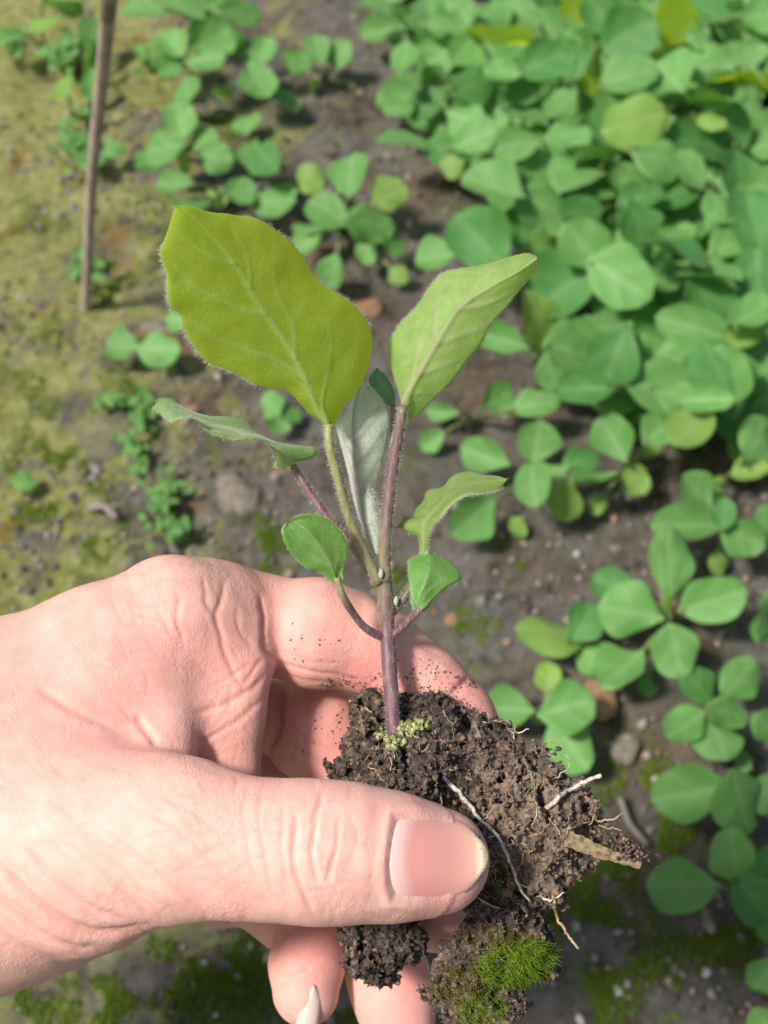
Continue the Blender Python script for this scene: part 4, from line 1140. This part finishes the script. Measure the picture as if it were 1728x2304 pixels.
def add_leaf(plant, base, root_top, u, v, a_, b_, kind, h, r_):
    """one blade: centre on the sight line of (u, v) at height h, half sizes a_, b_ px"""
    c, t = G(u, v, h); mm = PX / D0 * t
    d2 = np.array([u - root_top[0], -(v - root_top[1])]); nd = np.linalg.norm(d2)
    d2 = d2 / nd if nd > 12 else np.array([math.cos(r_), math.sin(r_)])
    mx_, mn = max(a_, b_), min(a_, b_); ratio = mn / mx_
    flat_ = ratio < .62
    if flat_:                                  # a blade turned away: tilt a rounder one
        tilt = math.acos(max(.2, ratio / .78)); asp = .78
        aa, bb = (a_, a_ * asp) if a_ >= b_ else (b_ * asp, b_)
    else: tilt = 0; aa, bb = a_, b_
    half = lambda e: 1 / math.sqrt((e[0] / aa) ** 2 + (e[1] / bb) ** 2)
    Ln = half(d2) * mm * 1.2; Wd = half((-d2[1], d2[0])) * mm * .95
    y = np.array([d2[0], d2[1], 0.0]); x = np.array([d2[1], -d2[0], 0.0]); z = np.array([0, 0, 1.0])
    R = np.stack([x, y, z], 1)
    if tilt:
        ax = 'X' if a_ >= b_ else 'Y'
        R = np.array(Matrix.Rotation((-tilt if ax == 'X' else tilt) * (1 if r_ > -9 else -1), 3, ax)) @ R
    rv = Matrix.Rotation(random.uniform(-.5, .28), 3, 'X') @ Matrix.Rotation(random.uniform(-.5, .5), 3, 'Y')
    R = np.array(rv) @ R
    Rw = Wm @ R
    k = random.choice(LEAVES[kind])
    o = bpy.data.objects.new('leaf', k); col.objects.link(o); o.parent = plant
    M = Matrix([[*(Rw[i] * np.array([Wd, Ln, Ln])), (c - base)[i]] for i in range(3)] + [[0, 0, 0, 1]])
    o.matrix_local = M
    foot = c - Rw[:, 1] * Ln * .97 - base; st = np.array([0, 0, .0])
    mid = foot * .55 + np.array([0, 0, min(.006, foot[2] * .3)]) * .6
    pth = catmull(np.array([st, mid, foot + Rw[:, 1] * Ln * .12]), 6)
    V_, F_ = tube(pth, np.linspace(.0013, .0008, 6), 5, False)
    p_ = obj('petiole', mesh('petiole', V_, F_, M_BSTEM), plant)
    return o
def bed_plant(leaves, label, group=None, root_=None, hts=(.018, .04), name='aubergine_seedling'):
    """leaves: (u, v, half width px, half height px[, kind[, height m]])"""
    L = np.array([[x[0], x[1]] for x in leaves], float)
    ctr = L.mean(0) if root_ is None else np.array(root_, float)
    g, t = G(ctr[0], ctr[1], .004); base = np.array([g[0], g[1], gz1(g[0], g[1]) - .002])
    pl = empty(name, base); tag(pl, label, 'seedling', group)
    for x in leaves:
        kind = x[4] if len(x) > 4 else ('d' if random.random() < .22 else 'g')
        h = x[5] if len(x) > 5 else random.uniform(*hts)
        add_leaf(pl, base, ctr, x[0], x[1], x[2], x[3], kind, h, random.uniform(-3, 3))
    return pl
def cv_(off, s, rows): return [(off[0] + s * r[0], off[1] + s * r[1], s * r[2], s * r[3], *r[4:]) for r in rows]
B3 = lambda rows: cv_((900, 850), .4991, rows)
B4 = lambda rows: cv_((1000, 1500), .4388, rows)
B2 = lambda rows: cv_((828, 0), .5425, rows)
B1 = lambda rows: cv_((0, 0), .565, rows)
BARE = 'seedlings spaced out on the bare soil'
bed_plant(B3([(385,350,115,82,'g'),(610,290,108,85,'g'),(600,472,98,102,'g',.035),(330,620,125,115,'g',.02),(735,562,98,82,'y',.02),(815,375,72,68,'d',.02),(700,420,60,40,'g',.02)]), 'seedling with a big round blade just behind the small arching leaf of the held plant', BARE)
bed_plant(B3([(965,272,104,102,'g',.034),(880,466,115,46,'g',.028),(1058,455,75,70,'y',.018),(1180,225,100,88,'g',.036),(1130,330,45,40,'y',.012),(890,575,40,45,'y',.008)]), 'seedling at the rim of the dense crowd with a horizontal blade and yellowing lower leaves', BARE)
bed_plant(B3([(430,95,82,98,'g',.02),(610,122,94,76,'g',.025),(190,150,70,50,'g',.015),(145,282,55,58,'g',.012)]), 'low seedling with two clean oval blades against black shade', BARE)
bed_plant(B3([(530,676,38,60,'y',.008)]), 'single yellowish seed leaf standing alone on bare soil', BARE)
bed_plant(B3([(1330,520,88,86,'g'),(1300,660,145,100,'g',.03),(1452,612,60,66,'d',.04),(1540,712,98,98,'g',.032),(1650,650,70,105,'g',.03),(1435,832,56,52,'y',.012)]), 'seedling whose dark upright young leaf stands amid four broad blades', BARE)
bed_plant(B3([(1215,842,105,155,'g',.036),(1410,1002,136,118,'g',.034),(1040,1060,124,142,'g',.038),(960,952,104,92,'d',.026),(1240,1232,122,106,'g',.03),(1000,1312,150,86,'g',.026),(1110,1388,50,45,'g',.01),(1210,1050,40,70,'y',.03)]), 'largest lone seedling with seven broad blades in a rosette on bare soil', BARE, (1500, 1400))
bed_plant(B3([(680,1150,142,68,'y',.026),(820,1110,88,96,'d',.03),(870,1250,90,90,'g',.02),(700,1205,80,50,'g',.018)]), 'seedling with a narrow yellow-green blade pointing toward the fingertip', BARE)
bed_plant(B3([(665,1345,66,62,'y',.012),(750,1490,112,130,'g',.03),(490,1502,98,102,'g',.022),(622,1520,36,44,'g',.015),(765,1660,110,130,'g',.02)]), 'seedling right beside the index fingertip with one angular dark blade', BARE)
bed_plant(B3([(1340,1392,86,92,'d',.022),(1520,1366,100,110,'g',.03),(1472,1512,98,78,'g',.034),(1285,1562,112,66,'g',.03),(1435,1620,120,66,'g',.026)]), 'seedling with a quilted square blade above two pale horizontal ones', BARE)
bed_plant(B3([(1650,1085,46,110,'g',.03),(1690,990,60,60,'g',.02)]), 'seedling at the bed edge showing one upright blade above the quilted seedling', BARE)
bed_plant(B4([(1670,330,86,125,'g',.03),(1740,420,80,70,'d',.02)]), 'seedling with a dark round blade beside the two pale horizontal ones', BARE)
bed_plant(B4([(1270,642,182,152,'g',.026),(1512,692,172,142,'g',.032),(1640,640,110,110,'g',.026),(1525,500,45,60,'g',.01)]), 'seedling with two large overlapping oval blades above mossy ground', BARE)
bed_plant(B4([(1228,1130,168,154,'g',.03),(1482,972,132,126,'g',.034),(1590,1192,132,130,'d',.03),(1690,1010,80,110,'d',.026),(1640,1330,90,70,'g',.015)]), 'seedling with a nearly circular pale blade above a stalk stub', BARE)
bed_plant(B4([(1640,1572,92,100,'g',.024)]), 'small seedling with one round blade on the mossy grit', BARE)
bed_plant(B4([(1650,1840,100,80,'g',.022)]), 'seedling cut off below a single broad blade on grey grit', BARE)
bed_plant([(1700, 990, 50, 60, 'g', .03), (1690, 1060, 40, 30, 'y', .02), (1620,1085,18,18,'y',.02), (1600,1110,30,35,'y',.022)], 'spindly seedling with tiny yellow-green leaves on a long stalk', BARE)
# strip of seedlings along the left side of the bed
ROW = 'seedlings scattered along the mossy side of the bed'
bed_plant(B1([(820,240,76,70,'g',.03),(835,150,92,86,'g',.034),(690,180,70,62,'g',.026),(680,262,60,52,'g',.018),(600,205,40,40,'y',.01),(750,350,70,56,'g',.018)]), 'leafy seedling with stacked blue-green blades on the mossy side', ROW)
bed_plant(B1([(1030,322,95,76,'g',.03),(1048,205,58,58,'g',.03),(930,190,48,52,'d',.02),(890,370,52,34,'y',.008),(1140,400,60,46,'g',.016),(1010,240,50,40,'g',.02)]), 'seedling with one large kidney-shaped blade over a lemon-yellow seed leaf', ROW)
bed_plant(B1([(1262,200,58,66,'g',.03),(1180,246,62,46,'g',.026),(1352,215,60,52,'g',.026),(1362,335,50,30,'y',.006),(1260,338,34,24,'y',.006)]), 'small seedling with three blades on top and two yellow seed leaves', ROW, (735, 175))
bed_plant(B1([(730,40,92,62,'g'),(850,50,92,62,'g'),(950,50,82,60,'g'),(570,42,82,40,'g'),(800,90,70,60,'d')]), 'bushy seedling between the stick and the dense crowd', ROW)
bed_plant(B1([(720,482,76,66,'g',.034),(662,592,82,80,'g',.03),(812,560,58,72,'g',.026),(855,622,70,66,'g',.024),(598,640,58,50,'g',.014),(735,630,24,50,'y',.02)]), 'seedling with a round top blade and a pale stalk in its middle', ROW)
bed_plant(B1([(1062,632,86,80,'d',.03),(1010,610,60,50,'g',.024),(980,502,72,40,'g',.012)]), 'seedling with a deep green shield-shaped blade', ROW)
bed_plant(B1([(700,742,82,56,'g',.026),(752,802,82,44,'g',.022),(950,762,60,76,'g',.026),(1082,802,92,64,'g',.024),(862,782,50,48,'y',.012),(1120,770,60,50,'g',.014)]), 'seedling partly hidden by the tip of the largest leaf', ROW)
bed_plant(B1([(1400,702,100,92,'g',.036),(1300,842,80,92,'g',.03),(1240,712,62,56,'y',.024),(1470,892,92,84,'g',.034),(1552,782,62,84,'y',.032),(1460,1002,52,46,'g',.014),(1330,1082,66,64,'g',.016),(1230,972,60,58,'g',.016),(1570,952,42,72,'g',.024),(1582,1092,40,52,'y',.01),(1240,900,70,40,'g',.02)]), 'many-leaved seedling standing between the two big leaves of the held plant', ROW, (775, 500))
bed_plant(B1([(632,1390,80,76,'g',.016),(490,1388,58,78,'g',.012)]), 'pair of round seed leaves beside the lower rim of the largest leaf', ROW)
bed_plant(B1([(702,1270,42,62,'g',.014)]), 'lone seed leaf half covered by the largest leaf', ROW)
bed_plant(B1([(92,1922,46,44,'g',.006)]), 'tiny round seed leaf alone on the yellow moss', ROW)
bed_plant(B1([(1080,1612,58,56,'g',.012),(1150,1650,50,40,'g',.01),(1110,1690,50,36,'g',.01)]), 'small pale seedling below the slim curled leaf', ROW)
bed_plant(B1([(240,10,112,30,'g',.02),(160,90,72,44,'y',.014),(40,155,46,28,'g',.01)]), 'sprawling seedling at the far mossy corner', ROW)
bed_plant(B1([(368,135,72,60,'g',.016),(365,330,46,58,'g',.014),(360,240,40,80,'g',.012)]), 'seedling hidden behind the leaning stick', ROW)
bed_plant(B1([(262,352,62,50,'y',.014),(292,442,62,36,'g',.012)]), 'bright two-leaved seedling left of the stick', ROW)
bed_plant(B1([(440,590,46,46,'g',.012),(370,640,50,60,'g',.01)]), 'little two-leaved seedling at the middle of the stick', ROW)
# the dense crowd
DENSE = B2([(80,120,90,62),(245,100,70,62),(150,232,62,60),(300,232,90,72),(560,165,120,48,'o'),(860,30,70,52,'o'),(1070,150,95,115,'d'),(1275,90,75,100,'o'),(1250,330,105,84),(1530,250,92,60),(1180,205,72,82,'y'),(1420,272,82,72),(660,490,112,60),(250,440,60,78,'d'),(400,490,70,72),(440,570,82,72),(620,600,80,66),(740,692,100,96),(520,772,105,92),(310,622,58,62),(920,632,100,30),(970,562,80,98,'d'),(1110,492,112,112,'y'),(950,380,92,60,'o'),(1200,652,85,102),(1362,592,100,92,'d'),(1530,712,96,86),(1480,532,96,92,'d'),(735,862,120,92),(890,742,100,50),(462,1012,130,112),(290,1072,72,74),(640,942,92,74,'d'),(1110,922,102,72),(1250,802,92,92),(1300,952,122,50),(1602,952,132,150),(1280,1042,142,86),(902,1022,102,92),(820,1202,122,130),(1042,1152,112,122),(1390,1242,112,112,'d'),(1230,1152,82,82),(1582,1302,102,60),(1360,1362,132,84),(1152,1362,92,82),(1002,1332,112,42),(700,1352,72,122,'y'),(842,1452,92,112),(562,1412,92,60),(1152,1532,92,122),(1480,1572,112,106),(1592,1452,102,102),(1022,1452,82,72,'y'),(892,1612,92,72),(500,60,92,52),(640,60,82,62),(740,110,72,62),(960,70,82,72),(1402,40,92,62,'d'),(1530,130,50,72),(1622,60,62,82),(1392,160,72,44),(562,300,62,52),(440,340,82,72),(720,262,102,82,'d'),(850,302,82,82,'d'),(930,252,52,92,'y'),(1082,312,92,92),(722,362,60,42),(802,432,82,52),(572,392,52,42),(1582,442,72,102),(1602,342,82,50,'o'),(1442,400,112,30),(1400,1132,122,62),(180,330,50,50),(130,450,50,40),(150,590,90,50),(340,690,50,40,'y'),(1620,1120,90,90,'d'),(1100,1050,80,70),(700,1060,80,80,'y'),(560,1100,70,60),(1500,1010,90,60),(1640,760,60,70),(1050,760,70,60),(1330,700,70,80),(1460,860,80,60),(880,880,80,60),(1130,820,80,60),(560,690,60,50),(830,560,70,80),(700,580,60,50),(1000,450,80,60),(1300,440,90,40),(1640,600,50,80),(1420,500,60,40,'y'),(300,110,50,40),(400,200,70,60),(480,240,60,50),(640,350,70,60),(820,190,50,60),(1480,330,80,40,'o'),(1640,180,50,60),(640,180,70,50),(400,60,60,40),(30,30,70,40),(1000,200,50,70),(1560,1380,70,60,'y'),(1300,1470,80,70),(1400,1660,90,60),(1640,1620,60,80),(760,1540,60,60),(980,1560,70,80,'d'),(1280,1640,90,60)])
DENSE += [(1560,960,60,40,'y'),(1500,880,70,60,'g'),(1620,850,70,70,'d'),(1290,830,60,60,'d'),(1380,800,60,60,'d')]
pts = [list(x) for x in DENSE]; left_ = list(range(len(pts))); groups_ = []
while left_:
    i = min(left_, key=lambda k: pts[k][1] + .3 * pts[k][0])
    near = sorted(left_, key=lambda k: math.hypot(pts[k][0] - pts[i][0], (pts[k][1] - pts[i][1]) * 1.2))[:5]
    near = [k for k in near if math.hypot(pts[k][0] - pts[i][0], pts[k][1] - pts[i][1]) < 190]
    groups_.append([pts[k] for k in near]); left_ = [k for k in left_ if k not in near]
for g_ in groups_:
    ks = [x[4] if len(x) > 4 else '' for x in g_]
    lb = 'seedling in the dense crowd with a olive-green blade coloured as if backlit' if 'o' in ks else 'seedling in the dense crowd with a yellowing blade among its green ones' if 'y' in ks else 'seedling in the dense crowd with all blades plain green'
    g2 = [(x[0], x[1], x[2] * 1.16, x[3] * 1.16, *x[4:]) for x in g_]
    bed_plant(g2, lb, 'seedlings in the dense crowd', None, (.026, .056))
# shaded under-storey of the same crowd
r2 = random.Random(5)
n_under = 0
for k in range(700):
    u, v = r2.uniform(880, 1800), r2.uniform(-160, 1000)
    edge = np.interp(v, [-160, 0, 350, 420, 700, 950], [900, 900, 960, 1120, 1180, 1330])
    if u < edge + 20 or v > np.interp(u, [1100, 1300, 1750], [760, 880, 980]): continue
    lv = [(u + r2.uniform(-60, 60), v + r2.uniform(-50, 50), r2.uniform(42, 66), r2.uniform(34, 60)) for _ in range(4)]
    bed_plant(lv, 'low seedling shaded beneath taller ones in the dense crowd', 'low seedlings under the dense crowd', None, (.010, .026)); n_under += 1
    if n_under >= 125: break
# more seedlings of the crowd beyond the picture's edge
for k in range(16):
    u, v = r2.uniform(1790, 2100), r2.uniform(-100, 2200)
    lv = [(u + r2.uniform(-70, 70), v + r2.uniform(-60, 60), r2.uniform(50, 75), r2.uniform(45, 70)) for _ in range(5)]
    bed_plant(lv, 'broad-leaved seedling packed among others in the dense green crowd of the bed', 'seedlings in the dense crowd', None, (.02, .04))

# ---- small-leaved weeds on the mossy strip
M_WEED = leaf_mat('weed_leaf', (.075, .20, .04), (.14, .29, .075), (.2, .42, .04), .3, .15, (.2, .35, .1), .2)
WL = [bed_leaf_mesh(300 + i, M_WEED) for i in range(3)]
def weed(u, v, ru, rv_, n, size, label):
    g, t = G(u, v); base = np.array([g[0], g[1], gz1(g[0], g[1])])
    w = empty('weed', base); tag(w, label, 'weed', 'small weeds on the mossy strip')
    J = Join()
    for k in range(n):
        uu, vv = r2.gauss(u, ru * .5), r2.gauss(v, rv_ * .5); h = r2.uniform(.004, .012)
        c, t = G(uu, vv, h); s = size * PX / D0 * t * r2.uniform(.7, 1.2)
        o = bpy.data.objects.new('leaf', WL[k % 3]); col.objects.link(o); o.parent = w
        R = Matrix.Rotation(r2.uniform(0, 6.28), 3, 'Z'); R = Matrix.Rotation(r2.uniform(.1, .8), 3, 'X') @ Matrix.Rotation(r2.uniform(-.4, .4), 3, 'Y') @ R
        R = np.array(R) @ np.diag([s * .75, s, s]); p_ = c - base
        o.matrix_local = Matrix([[*R[i], p_[i]] for i in range(3)] + [[0, 0, 0, 1]])
        J.add(*tube(np.array([[p_[0] * .6, p_[1] * .6, -.001], p_ * .8, p_]), np.array([.0006, .0005, .0004]), 4, False))
    V_, F_ = J.get(); obj('stem', mesh('stem', V_, F_, M_BSTEM), w)
weed(365, 1140, 60, 75, 48, 13, 'thick cluster of tiny-leaved weed near the knuckle')
weed(400, 1200, 30, 22, 14, 14, 'small round-leaved weed touching the clustered one')
weed(300, 1010, 30, 40, 18, 15, 'loose trail of weed with grey-green leaves above the clustered one')
weed(315, 920, 25, 40, 16, 15, 'narrow string of weed climbing along the moss')
weed(250, 900, 30, 25, 10, 16, 'pale dusty weed beside the narrow string of weed')
weed(170, 320, 50, 50, 34, 14, 'bright weed patch left of the leaning stick')
weed(150, 110, 60, 40, 34, 15, 'bright weed mat below the far seedlings')
weed(190, 600, 35, 45, 20, 14, 'weed growing at the foot of the leaning stick')
weed(330, 120, 30, 30, 16, 14, 'pale sprig of weed between stick and leafy seedling')
weed(25, 90, 40, 40, 16, 15, 'weed sprig at the far end of the moss')

# ---- stones and clods
def stone_mat(name, c1, c2):
    m, n, l, b = newmat(name); tc = n.new('ShaderNodeTexCoord').outputs['Object']
    nz = noise(n, l, 180, 6, .7, vec=tc)
    l.new(ramp(n, l, nz, [(.35, c1), (.65, c2)]), b.inputs['Base Color']); b.inputs['Roughness'].default_value = .85
    l.new(bump(n, l, nz, .8, .002), b.inputs['Normal']); return m
M_ST1 = stone_mat('clod', (.11, .09, .062), (.25, .215, .165)); M_ST2 = stone_mat('rust_clod', (.18, .09, .04), (.32, .20, .11)); M_ST3 = stone_mat('pale_stone', (.3, .29, .28), (.55, .53, .5))
def stone(u, v, ru, rv_, mat, name, label, group=None):
    g, t = G(u, v); mm = PX / D0 * t
    bm = bmesh.new(); bmesh.ops.create_icosphere(bm, subdivisions=3, radius=1); vv = np.array([x.co[:] for x in bm.verts]); ff = np.array([[x.index for x in q.verts] for q in bm.faces]); bm.free()
    vv = vv * (1 + .38 * fbm(vv + u, .9, 4, int(u)))[:, None]
    vv = vv * np.array([ru, rv_ * 1.1, min(ru, rv_) * .75]) * mm
    base = np.array([g[0], g[1], gz1(g[0], g[1]) + min(ru, rv_) * mm * .1])
    o = obj(name, mesh(name, vv, ff, mat), None, base); tag(o, label, 'stone', group); return o
stone(535, 1118, 48, 46, M_ST1, 'clod', 'pale rounded clod of earth on the soil above the knuckles')
stone(835, 690, 34, 24, M_ST2, 'clod', 'rusty clod between the two biggest leaves')
stone(1345, 1590, 42, 48, M_ST2, 'clod', 'reddish clod of earth beside the angular dark seedling')
stone(1400, 1690, 34, 30, M_ST1, 'clod', 'grey clod below the reddish one')
stone(1590, 2190, 12, 12, M_ST3, 'pebble', 'white pebble on mossy grit among the lower seedlings')
stone(1520, 2185, 14, 14, M_ST1, 'pebble', 'dull pebble near the white one')
stone(1395, 2225, 14, 13, M_ST3, 'pebble', 'pale pebble below the moss cushion of the root ball')
stone(1240, 1785, 10, 10, M_ST3, 'pebble', 'small pale pebble beside the root tip')
stone(1018, 1385, 20, 16, M_ST2, 'clod', 'small rusty lump circled with moss beyond the fingertip')
stone(430, 930, 22, 10, M_ST2, 'clod', 'flat orange chip of bark under the slim curled leaf')
stone(350, 740, 30, 16, M_ST1, 'clod', 'pinkish clod above the pair of round seed leaves')
stone(330, 240, 13, 12, M_ST2, 'clod', 'ochre lump right of the leaning stick')
# dry twig lying on the mossy soil
def twig(pts, r, label, mat, name='twig'):
    c = np.array([G(u, v, h)[0] for u, v, h in pts]); c = catmull(c, 18)
    V_, F_ = tube(c, r * (1 + .15 * vnoise(c * 300, 4)), 7)
    b_ = c[0]; o = obj(name, mesh(name, V_ - b_, F_, mat), None, b_); tag(o, label, name); return o
M_TWIG = stone_mat('dry_wood', (.16, .125, .10), (.30, .25, .21))
twig([(200,1140,.003),(235,1140,.006),(262,1165,.004)], .0016, 'short dry twig lying on the yellow moss', M_TWIG)
twig([(1395,1795,.003),(1415,1850,.005),(1455,1900,.003)], .0012, 'grey straw lying in the green moss under the root ball', M_TWIG)
twig([(1590,2050,.001),(1600,2090,.012)], .0018, 'pale stalk stub under the nearly circular blade', M_TWIG)
# the leaning stick
c0, t0 = G(192, 722, -.012); c1, _ = G(205, 430, .085); c2, _ = G(232, 150, .17); c3, _ = G(252, -60, .245); c4, _ = G(300, -400, .36)
sc2 = catmull(np.array([c0, c1, c2, c3, c4]), 40)
V_, F_ = tube(sc2, np.linspace(.0023, .0032, 40) * (1 + .06 * vnoise(sc2 * 90, 3)) , 12)
m, n, l, b = newmat('bamboo'); tc = n.new('ShaderNodeTexCoord').outputs['Object']
mp = n.new('ShaderNodeMapping'); mp.inputs['Scale'].default_value = (1, 1, .06); l.new(tc, mp.inputs['Vector'])
nz = noise(n, l, 400, 4, .6, vec=mp.outputs[0]); nz2 = noise(n, l, 22, 3, .6, vec=tc)
cc_ = ramp(n, l, nz, [(.3, (.24, .18, .15)), (.7, (.46, .37, .32))]); cc_ = mixc(n, l, ramp(n, l, nz2, [(.55, gray(0)), (.62, gray(.7))]), cc_, (.10, .07, .06))
l.new(cc_, b.inputs['Base Color']); b.inputs['Roughness'].default_value = .6; l.new(bump(n, l, nz, .3, .0006), b.inputs['Normal'])
stick = obj('stick', mesh('stick', V_ - c0, F_, m), None, c0)
tag(stick, 'thin brown bamboo stick leaning out of the mossy soil', 'stick')
